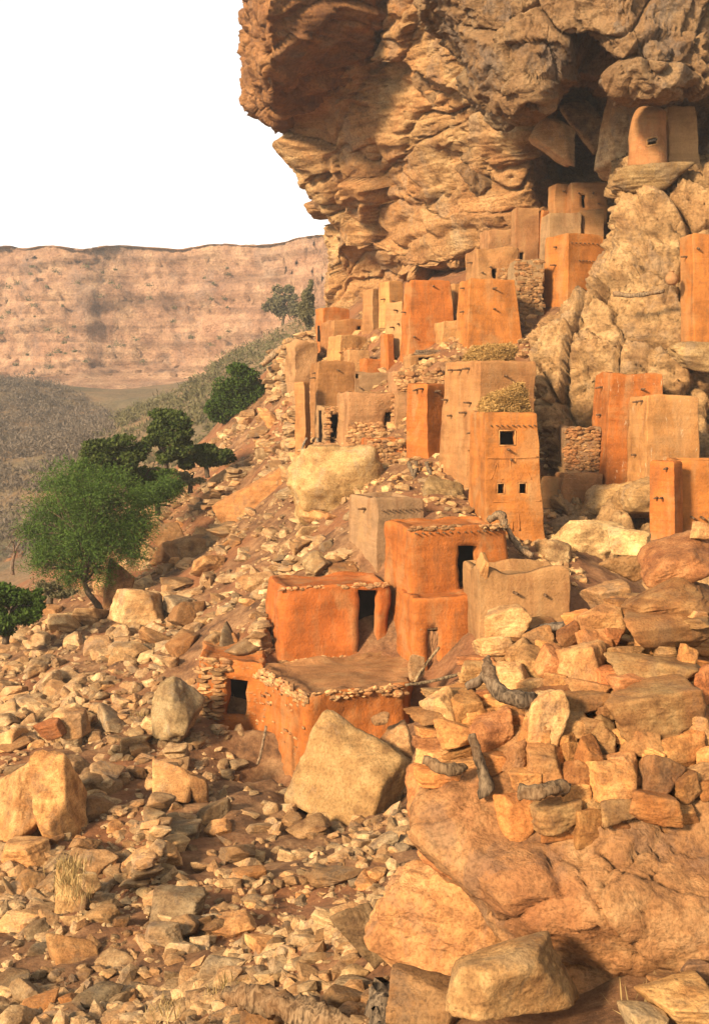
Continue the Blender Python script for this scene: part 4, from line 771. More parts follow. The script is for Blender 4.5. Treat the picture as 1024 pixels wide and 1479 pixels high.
B('square brown block perched on the smooth rib', 100, 1045, 54, 40, 29.5, -12, 0, 1, i=6, color=(0.95, 0.8, 0.66))
B('reddish wedge under the perched brown block', 72, 1053, 50, 28, 29.2, -6, 0, 1, i=3, color=(0.8, 0.52, 0.4))
B('smooth bedrock rib sloping at the frame edge', 22, 1150, 70, 130, 26.5, 18, 20, 1.3, i=3, color=(1.05, .9, .72), name='bedrock_rib', pitch=-0.8)
B('tilted bedrock rib with orange flank', 88, 1150, 56, 120, 26, -16, -20, 1.3, i=5, color=(1.08, .86, .62), name='bedrock_rib', pitch=-0.8)
B('worn rounded step below the frame edge rib', 38, 1228, 76, 46, 24.5, -12, 0, 1.2, i=1, color=(1.05, .9, .72), name='bedrock_rib')
B('long worn tan rock below the rounded step', 49, 1284, 50, 70, 23, -8, 15, 1.2, i=6, color=(1.0, .86, .68), name='bedrock_rib', pitch=-0.5)
B('low lichen tan rib with stacked stones on its flank', 104, 1300, 66, 100, 22, 10, -10, 1.2, i=2, color=(1.05, .92, .74), name='bedrock_rib', pitch=-0.7)
B('broad pitted rib running to the bottom of the slope', 106, 1395, 84, 90, 19.5, 4, 10, 1.2, i=0, color=(.95, .8, .64), name='bedrock_rib', pitch=-0.7)
B('pale hump of bedrock near the stone lining', 250, 1122, 66, 60, 27.2, 10, 20, 1, i=4, color=(1.1, 1.0, .85), name='bedrock_rib', pitch=-0.4)
B('squared block on the flank of the tall rib', 130, 1275, 34, 32, 21.5, 4, 0, 1, i=5, color=LT)
B('grey rounded cobble at the foot of the tall rib', 112, 1335, 44, 34, 20.8, 0, 0, 1, i=2, color=LT)
B('upright brown block in the path below the hut', 288, 1145, 32, 58, 27.3, 3, 0, 0.9, i=0, color=(0.85, 0.72, 0.6))
# foreground
B('dark grey stained rock at the rubble edge below the outcrop', 524, 1345, 66, 96, 14.0, -20, 0, 1, i=2, color=(0.45, 0.43, 0.42))
B('large smooth rounded boulder bulging under the stone wall', 662, 1330, 252, 190, 12.9, 14, 0, 0.9, lib=LIB_ROUND, i=0, color=(1.12, 1.12, 1.05), name='boulder')
B('big angular grey tan boulder at the bottom edge', 735, 1424, 186, 128, 10.6, -18, 30, 0.7, i=1, color=(0.85, 0.76, 0.62))
B('rounded dull brown boulder beside the bark log', 615, 1440, 112, 60, 11.2, 4, 0, 0.9, i=4, color=(0.78, 0.72, 0.66))
B('brown rounded rock in the hollow beneath the outcrop', 855, 1425, 130, 90, 11.6, 6, 0, 0.8, lib=LIB_ROUND, i=2, color=(0.8, 0.75, 0.7))
B('flat orange slab at the lower frame corner', 985, 1447, 122, 46, 10.2, 2, 0, 1.2, i=3, color=(1.25, 1.05, 0.75))
B('small tan wedge in front of the flat orange slab', 930, 1476, 70, 36, 10, 8, 0, 1, i=6, color=LT)
B('purplish rock showing above the flat orange slab', 1008, 1405, 50, 36, 10.7, 0, 0, 1, i=5, color=(0.7, 0.6, 0.6))
B('brown flat rock behind the orange corner slab', 965, 1420, 70, 34, 10.8, 0, 0, 1, i=0, color=(0.85, 0.72, 0.6))
B('dim grey stone wedged by the rounded boulder', 500, 1452, 70, 46, 13.2, 0, 0, 1, i=1, color=(0.75, 0.72, 0.68))
# rocks under the overhang and beside the village
B('huge pale slab wedged under the overhang beside round granary', 892, 192, 78, 118, 54.5, 22, 10, 0.8, i=0, color=(1.1, 1.12, 1.15))
B('broken pale block hanging under the cave lip', 798, 205, 66, 66, 58.5, 6, 0, 0.8, i=1, color=(1.1, 1.1, 1.1))
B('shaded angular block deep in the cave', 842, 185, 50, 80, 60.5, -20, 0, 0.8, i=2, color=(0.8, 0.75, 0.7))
B('cream block topping the stacked rocks by the house', 909, 780, 62, 40, 16.5, -4, 0, 1, i=4, color=(1.35, 1.35, 1.15))
B('brown slab under the cream block', 905, 818, 80, 42, 16.5, -16, 0, 1, i=2, color=(0.95, 0.78, 0.62))
B('dark grey slab behind the top of the stone wall', 880, 862, 78, 44, 17.5, -2, 0, 1, i=3, color=(0.72, 0.66, 0.6))
B('pale bedrock hump under the white streaked towers', 850, 790, 110, 80, 38.5, -8, 0, 1, lib=LIB_LEDGE, i=3, color=(1.08, 1.0, 0.85), name='bedrock_knoll')
B('tan rock between box house and buttress', 800, 800, 50, 40, 36.5, 0, 0, 1, i=6, color=LT)
B('rock ledge carrying the round granary', 940, 262, 110, 44, 49.6, -4, 0, 0.8, lib=LIB_PALE, i=1, color=(1.0, .9, .75), name='bedrock_ledge')
B('rock ledge under the tower cut off by the frame edge', 1025, 516, 120, 46, 45.2, 6, 0, 0.7, lib=LIB_PALE, i=2, color=(1.0, .9, .75), name='bedrock_ledge')
B('broken rock shelf below the white streaked tan tower', 960, 722, 140, 62, 40.2, 3, 0, 0.8, lib=LIB_LEDGE, i=3, color=(.95, .82, .66), name='bedrock_ledge')
B('rubbly rock step below the tall red streaked tower', 880, 728, 90, 60, 42, -4, 0, 0.8, lib=LIB_LEDGE, i=0, color=(.9, .78, .62), name='bedrock_ledge')
B('domed grey basket shaped stone on the terrace corner', 549, 1038, 26, 18, 27.6, 0, 0, 1, lib=LIB_ROUND, i=2, color=(0.6, 0.65, 0.7))
B('flat dark stone leaning by the plank door', 601, 966, 26, 40, 31.6, 12, 0, 0.4, i=5, color=(0.6, 0.58, 0.58))

# ------------------------------------------------------------------ foreground outcrop and its dry stone wall
def d_out(Q_):
    Qw = Q_ + fbm(Q_ * 0.9, 3, 4)[:, None] * 0.35
    v1, e1 = facet(Qw * np.array([0.6, 0.5, 0.75]), 45); v2, e2 = facet(Qw * np.array([2.4, 2.0, 2.6]), 49); v3, e3 = facet(Qw * 6.5, 53)
    return v1 * 0.13 - 0.08 * sstep(0.025, 0, e1) + v2 * 0.05 - 0.03 * sstep(0.03, 0, e2) + v3 * 0.012 + fbm(Q_ * 1.2, 3, 46, 0.55) * 0.16 + fbm(Q_ * 7, 4, 47, 0.6) * 0.03
ol = [(925, 770, 16.5, 15.2, 14.6), (960, 690, 15.5, 14.3, 13.9), (1030, 632, 13.9, 13.1, 12.9), (1110, 603, 13.3, 12.5, 12.3), (1160, 598, 12.9, 12.1, 11.9), (1215, 604, 12.6, 11.8, 11.6), (1262, 640, 12.3, 11.5, 11.2), (1300, 688, 12.2, 11.3, 10.95), (1345, 722, 12.1, 11.3, 10.9), (1385, 775, 12.1, 11.5, 11.0), (1415, 815, 12.3, 11.9, 11.3), (1450, 850, 13, 12.8, 12.2), (1520, 860, 13.4, 13.2, 12.8)]
OUT = [[(e + 40, py, De + 5), (e + 1, py, De), (e + 45, py, Dm), (e + 0.45 * (1040 - e), py, Dr), (e + 0.75 * (1040 - e), py + 6, Dr), (1040, py + 12, Dr), (1180, py + 14, Dr)] for py, e, De, Dm, Dr in ol]
build_sheet('rock_outcrop', OUT, 240, 230, M_fore, 'rounded orange bedrock outcrop under the dry stone wall', d_out)
wall_root = empty('dry_stone_wall', P(820, 1150, 12)); tag(wall_root, 'tumbledown dry stone wall of ochre blocks on the outcrop', 'wall')
wo_ = np.array(wall_root.location)
C_, T_, O2, B2_, G2, P2 = (1.2, 1.22, 1.15), (1.05, 1.02, 0.92), (1.1, 0.92, 0.7), (0.88, 0.76, 0.64), (0.62, 0.6, 0.58), (0.95, 0.72, 0.62)
STONES = [(930,155,235,120,-22,P2,1.5),(1000,60,60,50,10,C_,1.6),(910,265,290,84,-14,B2_,.8),(880,370,290,112,4,T_,.5),(985,325,66,32,0,C_,.2),(985,352,90,35,0,T_,.2),(850,495,290,70,4,T_,.4),(955,465,64,72,20,O2,.3),(765,450,110,44,0,T_,.5),(770,548,116,62,4,P2,.2),(878,550,94,54,-4,B2_,.2),(1008,560,70,120,0,P2,.1),
 (825,630,290,140,-6,T_,0),(940,670,160,96,6,C_,.1),(620,610,170,76,4,B2_,.4),(500,645,116,150,6,C_,0),(655,680,90,54,6,G2,.2),(600,675,110,60,0,T_,.3),(695,725,86,110,20,T_,.1),(810,735,130,76,6,T_,0),(750,710,84,46,10,O2,.1),(935,755,140,116,0,O2,.1),(640,790,88,116,6,O2,-.1),(745,803,110,72,4,T_,-.1),(845,780,80,56,10,O2,-.05),
 (715,850,170,118,-4,O2,-.15),(870,850,130,124,16,G2,-.15),(1000,830,80,52,-10,C_,0),(950,872,90,74,-14,O2,-.1),(1008,780,48,56,0,O2,.05),(1010,885,48,56,0,O2,-.05),(845,930,160,96,6,O2,-.25),(750,945,170,90,10,T_,-.2),(595,905,80,86,18,O2,-.1),(598,850,86,104,26,B2_,0),(500,800,112,90,4,T_,.1),(525,770,90,54,10,O2,.2),(470,720,100,98,14,O2,.15),
 (420,780,90,110,20,G2,.25),(330,700,130,108,-6,P2,.5),(250,630,124,100,-14,O2,.8),(168,628,116,112,-8,C_,.8),(215,705,130,74,6,O2,.6),(410,960,130,130,-4,O2,.0),(650,1000,134,104,2,O2,-.35),(740,1010,90,66,14,O2,-.3),(540,958,170,76,-6,T_,-.15),(550,1005,130,66,4,O2,-.2),(430,845,100,56,4,O2,.2),(345,790,88,54,0,O2,.4),(340,826,66,42,0,O2,.4),
 (380,345,136,84,-4,C_,2.2),(340,425,120,62,-8,C_,1.9),(400,530,100,78,0,C_,1.2),(460,480,96,84,10,T_,1.4),(505,440,70,56,0,O2,1.5),(430,440,110,64,-10,T_,1.7),(575,400,80,66,-18,P2,1.8),(520,490,96,110,14,P2,1.1),(620,500,160,170,14,T_,.9),(640,560,150,46,6,T_,.6),(670,440,110,130,-10,B2_,1.2),(720,400,66,56,0,P2,1.0),(680,360,150,110,-10,B2_,1.7),(560,470,80,60,0,T_,1.3),(480,400,90,60,-8,T_,1.9),(600,350,90,60,-6,O2,2.2),
 (540,540,80,60,0,O2,1.0),(450,560,90,60,6,T_,1.1),(300,590,70,44,0,P2,.9),(880,440,80,40,0,T_,.6),(700,520,80,50,0,P2,.6),(560,720,90,60,10,O2,.2),(560,620,60,60,0,O2,.4),(660,930,80,60,-10,T_,-.1),(790,870,70,60,8,O2,-.1),(930,960,110,70,-6,O2,-.2),(470,900,90,60,0,O2,.1),(1000,690,60,70,0,T_,.1),(900,700,70,50,0,T_,.05),(590,770,60,70,0,O2,.15),(700,640,60,50,0,T_,.3),(860,420,120,44,0,O2,.8),(400,640,90,60,0,B2_,.7),(410,590,70,44,0,T_,.9)]
r = np.random.default_rng(77)
def wall_D(py): return float(np.interp(py, [740, 880, 960, 1030, 1110, 1160, 1215, 1240], [13.6, 13.5, 12.95, 12.5, 12.05, 11.95, 12.0, 12.0]))
used = []
for k, (zx, zy, w, h, rot, c, dD) in enumerate(STONES):
    px, py = 560 + zx / 2.207, 740 + zy / 2.207; D = wall_D(py) + dD * 0.5 - 0.15; s = D / FPX; W, H = w / 2.207 * s, h / 2.207 * s; used.append((px, py, w / 2.207, h / 2.207))
    place_rock('stone', LIB_WALL[(k * 7) % 18], P(px, py, D) - wo_, (W * 1.13, max(W, H) * r.uniform(.8, 1.05), H * 1.2), (r.uniform(-.1, .1), math.radians(rot), r.uniform(-.15, .15)), tuple(np.array(c) * r.uniform(.92, 1.08)), wall_root)
k = 0
for _ in range(1400):                                                     # chinking stones packed behind the large ones
    px, py = r.uniform(625, 1040), r.uniform(860, 1205)
    if py < 1010 - 0.75 * (px - 615) or py < 905 - 0.6 * max(0, px - 830) or py > 1130 + 0.16 * (px - 600) + (60 if px > 720 else 0): continue
    D = wall_D(py) + (0.85 if py < 1000 else 0.30) + max(0, 960 - py) * 0.008; s = D / FPX; w = r.uniform(26, 58) * s
    place_rock('stone', LIB_WALL[k % 18], P(px, py, D) - wo_, (w * r.uniform(1.2, 1.9), w, w * r.uniform(.36, .6)), (r.uniform(-.08, .08), r.uniform(-.16, .16), r.uniform(-.3, .3)), tuple(np.array([O2, T_, B2_, P2][k % 4]) * r.uniform(.85, 1.1)), wall_root); k += 1
    if k > 280: break
B('left knob of cracked red rock under the stone wall end', 648, 1185, 108, 175, 12.6, -12, 0, 0.8, lib=LIB_ROUND, i=1, color=(1.05, 0.92, 0.82), name='boulder')
# ------------------------------------------------------------------ timber
def timber(name, label, pts, rad, cat='log', n=10, seed=1, color=(1, 1, 1), m=14, wob=0.07, parent=None):
    W = [P(*p) for p in pts]; C = curve_pts(W, m); rad = np.interp(np.linspace(0, 1, m), np.linspace(0, 1, len(np.atleast_1d(rad))), np.atleast_1d(rad)) if np.ndim(rad) else np.full(m, rad)
    C = C + np.random.default_rng(seed).normal(0, 1, C.shape) * rad[:, None] * 0.04
    V, F = tube(C, rad, n, seed, wob); V = V + np.stack([fbm(V * 9 + q, 3, seed + q, .6) for q in (0, 50, 90)], 1) * rad.mean() * 0.7; org = C[0]; o = obj(name, make_mesh(name, V - org, F), M_wood, parent, color); o.location = org
    if label: tag(o, label, cat)
    return o
timber('curved_branch', 'thick curved grey branch hooked over the stone wall end', [(702, 950, 12.6), (706, 975, 12.4), (724, 1000, 12.25), (752, 1012, 12.2), (775, 1010, 12.3)], [0.04, 0.065, 0.075, 0.08, 0.06], seed=4, color=(0.75, 0.66, 0.56), n=14, m=24)
timber('driftwood', 'short grey driftwood knot beside the curved branch', [(672, 992, 12.5), (690, 985, 12.45), (702, 970, 12.5)], [0.035, 0.045, 0.03], seed=5, color=(.7, .62, .55))
timber('wooden_post', 'grey forked post set upright in the stone wall', [(680, 1062, 12.1), (690, 1090, 11.95), (697, 1115, 11.9), (703, 1145, 11.85)], [0.035, 0.05, 0.06, 0.09], seed=6, color=(0.65, 0.56, 0.46), n=12, m=20)
timber('log', 'short cut log end lying in the stone wall', [(752, 1145, 11.45), (785, 1142, 11.4), (815, 1137, 11.5)], [0.07, 0.075, 0.07], seed=7, color=(0.8, 0.66, 0.5), n=14, m=20)
timber('log', 'grey flat timber under the wall end stones', [(614, 1098, 12.0), (645, 1112, 11.9), (672, 1108, 12.0)], [0.04, 0.06, 0.045], seed=8, color=(.85, .7, .52), n=12)
timber('log', 'thin shaded timber along the wall crest', [(735, 928, 14.3), (790, 912, 14.3), (845, 895, 14.4)], [0.06, 0.09, 0.07], seed=9, color=(0.9, 0.85, 0.8))
timber('log', 'split pale log lying along the bottom edge', [(325, 1438, 13.4), (380, 1446, 13), (440, 1462, 12.6), (520, 1492, 12.2)], [0.08, 0.13, 0.13, 0.1], seed=10, color=(0.95, 0.78, 0.58), n=16, m=40, wob=0.2)
timber('log', 'furrowed brown bark log beside the rounded boulder', [(560, 1440, 12.0), (570, 1462, 11.6), (582, 1500, 11.2)], [0.16, 0.19, 0.2], seed=11, color=(0.8, 0.72, 0.62), n=22, m=16, wob=0.22)
timber('stick', 'thin pale stick leaning by the plank door', [(598, 985, 31.4), (615, 960, 31.6), (634, 935, 31.9)], 0.035, 'stick', seed=12, color=(1.4, 1.2, 0.85))
timber('stick', 'short stick on the ground before the plank door', [(585, 990, 31.0), (620, 985, 31.2), (660, 975, 31.4)], 0.04, 'stick', seed=13, color=(1.0, .9, .7))
timber('crooked_pole', 'crooked pale pole sliding from roof beside window tower', [(733, 762, 36.4), (742, 780, 36.2), (752, 793, 36.1), (770, 803, 36)], [0.07, 0.09, 0.1, 0.08], 'pole', seed=14, color=(1.3, 1.1, 0.85), n=10)
timber('log', 'thick log stub on the roof edge beside window tower', [(705, 752, 35.6), (722, 744, 35.6), (730, 762, 35.2)], [0.1, 0.13, 0.09], seed=15, color=(1.0, .85, .65))
timber('stick', 'bent stick standing against the terrace side wall', [(372, 1105, 29.6), (378, 1085, 29.8), (384, 1050, 30.2)], 0.035, 'stick', seed=16, color=(1.2, 1, .8))
for k, (x, t) in enumerate([(590, 8), (602, -4), (616, 6)]):
    timber('wooden_prop', ['bent dark prop under the near corner of slim tower', 'middle crooked prop under the slim tower', 'outer straight prop under the slim tower'][k], [(x - t, 715, 44.6), (x + t, 695, 44.6), (x, 668, 45.2)], [0.07, 0.08, 0.07], 'prop', seed=20 + k, color=(0.75, 0.66, 0.55))
for k, (x, t, b) in enumerate([(441, -4, 690), (456, 3, 684), (464, -2, 682)]):
    timber('wooden_prop', ['splayed pale stake below the narrow pillar', 'thick curved stake beside the porch', 'slim grey stake against the porch jamb'][k], [(x - 4 * t, b, 53), (x + t, 655, 53), (x + 2, 632, 53.2)], [0.06, 0.07, 0.05], 'prop', seed=30 + k)
for k, (a, b_, y, D) in enumerate([(600, 640, 508, 54.2), (598, 638, 512, 54.0)]):
    timber('beam', ['upper beam under the beam gap tower', 'lower beam under the beam gap tower'][k], [(a, y, D), ((a + b_) / 2, y - 1, D), (b_, y, D)], 0.07, 'beam', seed=40 + k, color=(.7, .6, .5))
timber('beam', 'long beam bridging the crack in the buttress', [(886, 424, 46.2), (920, 426, 45.9), (960, 419, 46)], [0.1, 0.09, 0.07], 'beam', seed=44, color=(1.1, .95, .75))
timber('beam', 'pale slab beam jutting from the ruined wall top', [(378, 527, 80), (395, 512, 80), (408, 500, 80)], [0.2, 0.24, 0.14], 'beam', seed=45, color=(1.5, 1.3, 1.05))

# ------------------------------------------------------------------ ruined dry stone walls on the slope
def drystone(label, pts, rows, size, D=None, seed=1, name='ruined_wall', lean=0.0):
    """pts: pixel base line (px, py, D); rows of flat stones piled on it"""
    r = np.random.default_rng(seed); base = np.array([P(*p) for p in pts]); root = empty(name, base[0]); tag(root, label, 'wall'); L = np.linalg.norm(np.diff(base, axis=0), axis=1).sum(); k = 0
    for j in range(rows):
        n = max(2, int(L / (size * 1.25) * r.uniform(0.8, 1.05)));
        for i in range(n):
            if j > rows * 0.6 and r.random() < 0.35: continue
            p = curve_pts(base, 2)[0] * 0 + catmull(base, np.array([(i + r.uniform(.2, .8)) / n * (len(base) - 1)]))[0]; p = p + np.array([r.normal(0, .08), r.uniform(-.15, .15) + lean * j, j * size * 0.5 + 0.05]); w = size * r.uniform(.8, 1.5)
            place_rock('stone', LIB_SMALL[(seed * 5 + k) % 16], p - base[0], (w * 1.2, w, size * r.uniform(.5, .68)), (r.uniform(-.1, .1), r.uniform(-.12, .12), r.uniform(-.5, .5)), g3(r.uniform(.8, 1.25)), root); k += 1
drystone('tall ruined stone wall above the dense round tree', [(388, 600, 81), (412, 596, 79), (432, 585, 77)], 13, 0.75, seed=51)
drystone('broken stone wall top beneath the far houses', [(410, 520, 84), (440, 508, 82), (462, 498, 80)], 4, 0.7, seed=52)
drystone('stacked stone pier beside the narrow pillar', [(412, 660, 60), (432, 655, 58)], 8, 0.55, seed=53)
drystone('low stacked stone pillar on the slope by the shrubs', [(300, 742, 60), (322, 740, 59), (345, 728, 58)], 7, 0.55, seed=54)
drystone('dry stone edging beside the squat orange house', [(372, 950, 34.6), (382, 915, 36.5), (392, 868, 38.5)], 5, 0.34, seed=55)
drystone('ragged stone pile wall above the squat house roof', [(395, 840, 40), (440, 838, 39.5), (500, 835, 39)], 5, 0.36, seed=56)
drystone('stone retaining row below the cream block path', [(232, 1170, 27), (240, 1120, 28), (258, 1088, 29)], 3, 0.4, seed=57)
drystone('stone lining along the gully beside the bedrock hump', [(205, 1290, 22), (225, 1230, 23.8), (228, 1180, 25.5)], 3, 0.36, seed=58)

# ------------------------------------------------------------------ loose rocks and rubble on the slope
TALUS = np.array([(0, 925), (60, 880), (150, 830), (205, 755), (262, 690), (300, 640), (360, 600), (385, 590), (400, 520), (440, 495), (470, 515), (440, 560), (430, 660), (480, 700), (520, 730), (515, 840), (400, 850), (390, 950), (290, 960), (290, 1050), (345, 1055), (348, 1150), (430, 1192), (600, 1180), (600, 1250), (550, 1340), (560, 1440), (640, 1479), (0, 1479)], float)
def inpoly(x, y, poly):
    c = np.zeros(len(x), bool); n = len(poly)
    for i in range(n):
        (x1, y1), (x2, y2) = poly[i], poly[(i + 1) % n]
        m = ((y1 > y) != (y2 > y)) & (x < (x2 - x1) * (y - y1) / (y2 - y1 + 1e-12) + x1); c ^= m
    return c
def seen_points(n, seed, poly=TALUS):
    r = np.random.default_rng(seed); x = r.uniform(-20, 660, n * 3); y = r.uniform(490, 1490, n * 3); m = inpoly(x, np.minimum(y, 1478), poly); x, y = x[m][:n], y[m][:n]
    D = hit(x, y); ok = ~np.isnan(D); return x[ok], y[ok], D[ok]
GULLY = np.array([(255, 1130), (360, 1110), (400, 1170), (470, 1215), (430, 1270), (330, 1290), (290, 1330), (200, 1300), (225, 1210)], float)
def soil(x, y, X):
    f = fbm(X * 0.42, 3, 303); return (f > 0.16) | (inpoly(x, y, GULLY) & (f > -0.12))
REG = [('loose rock in the rubble gully at the bottom', 'loose rocks in the lower gully', lambda x, y: (y > 1180) & (x > 150)),
       ('loose rock among the smooth bedrock ribs', 'loose rocks among the ribs', lambda x, y: (y > 1060) & (x <= 150)),
       ('loose rock on the path below hut and terrace', 'loose rocks below the terrace', lambda x, y: (y > 1040)),
       ('weathered rock on the open slope around the big boulder', 'loose rocks around the square boulder', lambda x, y: (y > 830) & (x < 300)),
       ('broken stone on the slope beside the squat orange house', 'loose rocks beside the squat house', lambda x, y: (y > 760)),
       ('broken stone high on the slope under the ruins', 'loose rocks under the ruins', lambda x, y: y > 0)]
REFS = [(490,1112,'huge split boulder'),(201,892,'big square tan boulder'),(190,962,'orange faced rock'),(372,722,'long tilted orange slab'),(285,800,'brown block row'),(480,700,'pale bedrock knoll'),(258,1020,'whitish worn rock'),(258,1307,'flat grey slab'),(100,1045,'perched brown block'),(22,1150,'frame edge rib'),(88,1150,'rib with orange flank'),(49,1284,'long worn tan rock'),(104,1300,'lichen tan rib'),(106,1395,'broad pitted rib'),(250,1122,'pale bedrock hump'),(288,1145,'upright brown block'),(524,1345,'dark stained rock'),(662,1330,'large rounded boulder'),(400,1460,'split pale log'),(153,880,'acacia trunk'),(335,600,'dense round tree'),(470,900,'squat orange house'),(410,560,'ruined stone wall'),(340,1000,'stone hut'),(300,670,'spreading dark shrub'),(420,800,'ragged stone pile wall')]
def where(px, py):
    d = sorted((math.hypot(px - q[0], py - q[1]), q) for q in REFS)[0]; q = d[1]; dx, dy = px - q[0], py - q[1]
    rel = ('right of' if dx > 0 else 'left of') if abs(dx) > abs(dy) else ('below' if dy > 0 else 'above')
    return ('just ' if d[0] < 60 else 'well ' if d[0] > 120 else '') + rel + ' the ' + q[2]
loose = {}
r = np.random.default_rng(17); x, y, D = seen_points(300, 171)
for k in range(len(x)):
    s = D[k] / FPX; w = (18 + 40 * r.random() ** 1.7) * (0.75 if D[k] > 55 else 1.0) * s; X = P(x[k], y[k], D[k])
    for lab, grp, fn in REG:
        if fn(x[k], y[k]): break
    ci = r.integers(7); cc = [LT, LC, (1, 1, 1), (1, 1, 1), LO, LB, LG][ci]; lab = ('large' if w / s > 34 else 'middling' if w / s > 24 else 'small') + ' ' + ['pale tan', 'cream', 'ochre', 'ochre', 'orange', 'dark brown', 'grey'][ci] + ' rock ' + where(x[k], y[k])
    o = place_rock('loose_rock', LIB_MID[k % 16] if w / s > 26 else LIB_SMALL[k % 16], (X[0], X[1], X[2] + w * 0.16), (w * r.uniform(1, 1.5), w * r.uniform(.8, 1.2), w * r.uniform(.5, .85)), (r.normal(0, .2), r.normal(0, .25), r.uniform(0, 6.28)), cc)
    tag(o, lab, 'rock', grp); loose.setdefault(lab, []).append((x[k], o))
for lab, L in loose.items():
    if 1 < len(L) < 4:
        L.sort(key=lambda t: t[0])
        for (q, o), pre in zip(L, ('leftmost', 'rightmost') if len(L) == 2 else ('leftmost', 'middle', 'rightmost')): o['label'] = pre + ' ' + lab
    elif len(L) > 3:
        for q, o in L: o['group'] = L[0][1]['group']
def scatter(name, pts, sizes, libs, seed, mat, tint=None):
    r = np.random.default_rng(seed); VV, FF, o_ = [], [], 0; n = len(pts); which = r.integers(0, len(libs), n)
    for li, (v, f) in enumerate(libs):
        m = np.where(which == li)[0]; k = len(m)
        if not k: continue
        d = sizes[m][:, None] * np.stack([r.uniform(.9, 1.6, k), r.uniform(.7, 1.2, k), r.uniform(.45, .85, k)], 1)
        q = v[None] * d[:, None]; a = r.normal(0, .3, k); c_, s_ = np.cos(a)[:, None], np.sin(a)[:, None]
        q = np.stack([q[..., 0] * c_ - q[..., 2] * s_, q[..., 1], q[..., 0] * s_ + q[..., 2] * c_], -1)
        a = r.uniform(0, 6.28, k); c_, s_ = np.cos(a)[:, None], np.sin(a)[:, None]
        q = np.stack([q[..., 0] * c_ - q[..., 1] * s_, q[..., 0] * s_ + q[..., 1] * c_, q[..., 2]], -1) + pts[m][:, None]
        VV.append(q.reshape(-1, 3)); FF.append((f[None] + (np.arange(k) * len(v))[:, None, None]).reshape(-1, 3) + o_); o_ += k * len(v)
    return np.concatenate(VV), np.concatenate(FF)
r = np.random.default_rng(23)
L0 = [rock_vf(860 + i, 0, k=3, p=12, noise=0.12, boxy=0.4) for i in range(16)]; L1 = [rock_vf(800 + i, 1, k=5, p=30, noise=0.06, boxy=0.35) for i in range(14)]; L2 = [rock_vf(830 + i, 2, k=5, p=30, noise=0.05, boxy=0.3) for i in range(10)]
xa, ya, Da = seen_points(6800, 231); km = ~soil(xa, ya, np.stack([(xa - CX) / FPX * Da, Da, Da * 0], 1)) | (r.random(len(xa)) < 0.18); xa, ya, Da = xa[km], ya[km], Da[km]; sz = fbm(np.stack([(xa - CX) / FPX * Da, Da, Da * 0], 1) * 0.3, 2, 305); wa = (5.0 + 24 * r.random(len(xa)) ** 2.6) * (1 + 0.7 * sz) * Da / FPX
pa = np.stack([(xa - CX) / FPX * Da, Da, -(ya - CY) / FPX * Da + wa * 0.05], 1)
Xb = r.uniform(-24, 5.5, 12000); Yb = 13 + 75 * r.random(12000) ** 1.5; zb_ = terr(Xb, Yb); pxb = CX + Xb / Yb * FPX; pyb = CY - zb_ / Yb * FPX
m = inpoly(np.clip(pxb, 1, 1023), np.clip(pyb, 0, 1478), TALUS) | (Yb < 29.2) | (pxb < 0); m &= ~soil(pxb, pyb, np.stack([Xb, Yb, Xb * 0], 1)) | (r.random(len(Xb)) < 0.3); Xb, Yb, zb_ = Xb[m], Yb[m], zb_[m]; wb = 0.09 + 0.26 * r.random(len(Xb)) ** 2.5
pb = np.stack([Xb, Yb, zb_ + wb * 0.12], 1)
od = np.argsort(-wa / Da); pa, wa = pa[od], wa[od]
V0, F0 = scatter('r', np.concatenate([pb, pa[2400:]]), np.concatenate([wb, wa[2400:]]), L0, 1, M_rock); V1, F1 = scatter('r', pa[500:2400], wa[500:2400], L1, 4, M_rock); V2, F2 = scatter('r', pa[:500], wa[:500] * 1.1, L2, 2, M_rock)
F1 = F1 + len(V0); F2 = F2 + len(V0) + len(V1); V1, F1 = np.concatenate([V0, V1]), np.concatenate([F0, F1]); F2 = F2 - len(V1)
tag(obj('rubble', make_mesh('rubble', np.concatenate([V1, V2]), np.concatenate([F1, F2 + len(V1)]), False), M_rock, None), 'loose stones and gravel covering the whole slope', 'rubble', kind='stuff')
# debris among the village houses
rv_ = np.random.default_rng(29); VR = np.array([(440, 500), (560, 430), (660, 480), (760, 450), (790, 480), (830, 620), (830, 800), (870, 880), (640, 760), (600, 720), (520, 720), (430, 660)], float)
xs = rv_.uniform(430, 880, 5000); ys = rv_.uniform(430, 900, 5000); m = inpoly(xs, ys, VR); xs, ys = xs[m], ys[m]; Ds = hit(xs, ys); m = ~np.isnan(Ds); xs, ys, Ds = xs[m], ys[m], Ds[m]; ws = (5 + 12 * rv_.random(len(xs)) ** 2) * Ds / FPX
V1, F1 = scatter('r', np.stack([(xs - CX) / FPX * Ds, Ds, -(ys - CY) / FPX * Ds + ws * .15], 1), ws, L0, 3, M_rock)
tag(obj('village_rubble', make_mesh('village_rubble', V1, F1, False), M_rock, None, (1.15, 1.1, 1.0)), 'stone debris strewn between the mud houses', 'rubble', kind='stuff')

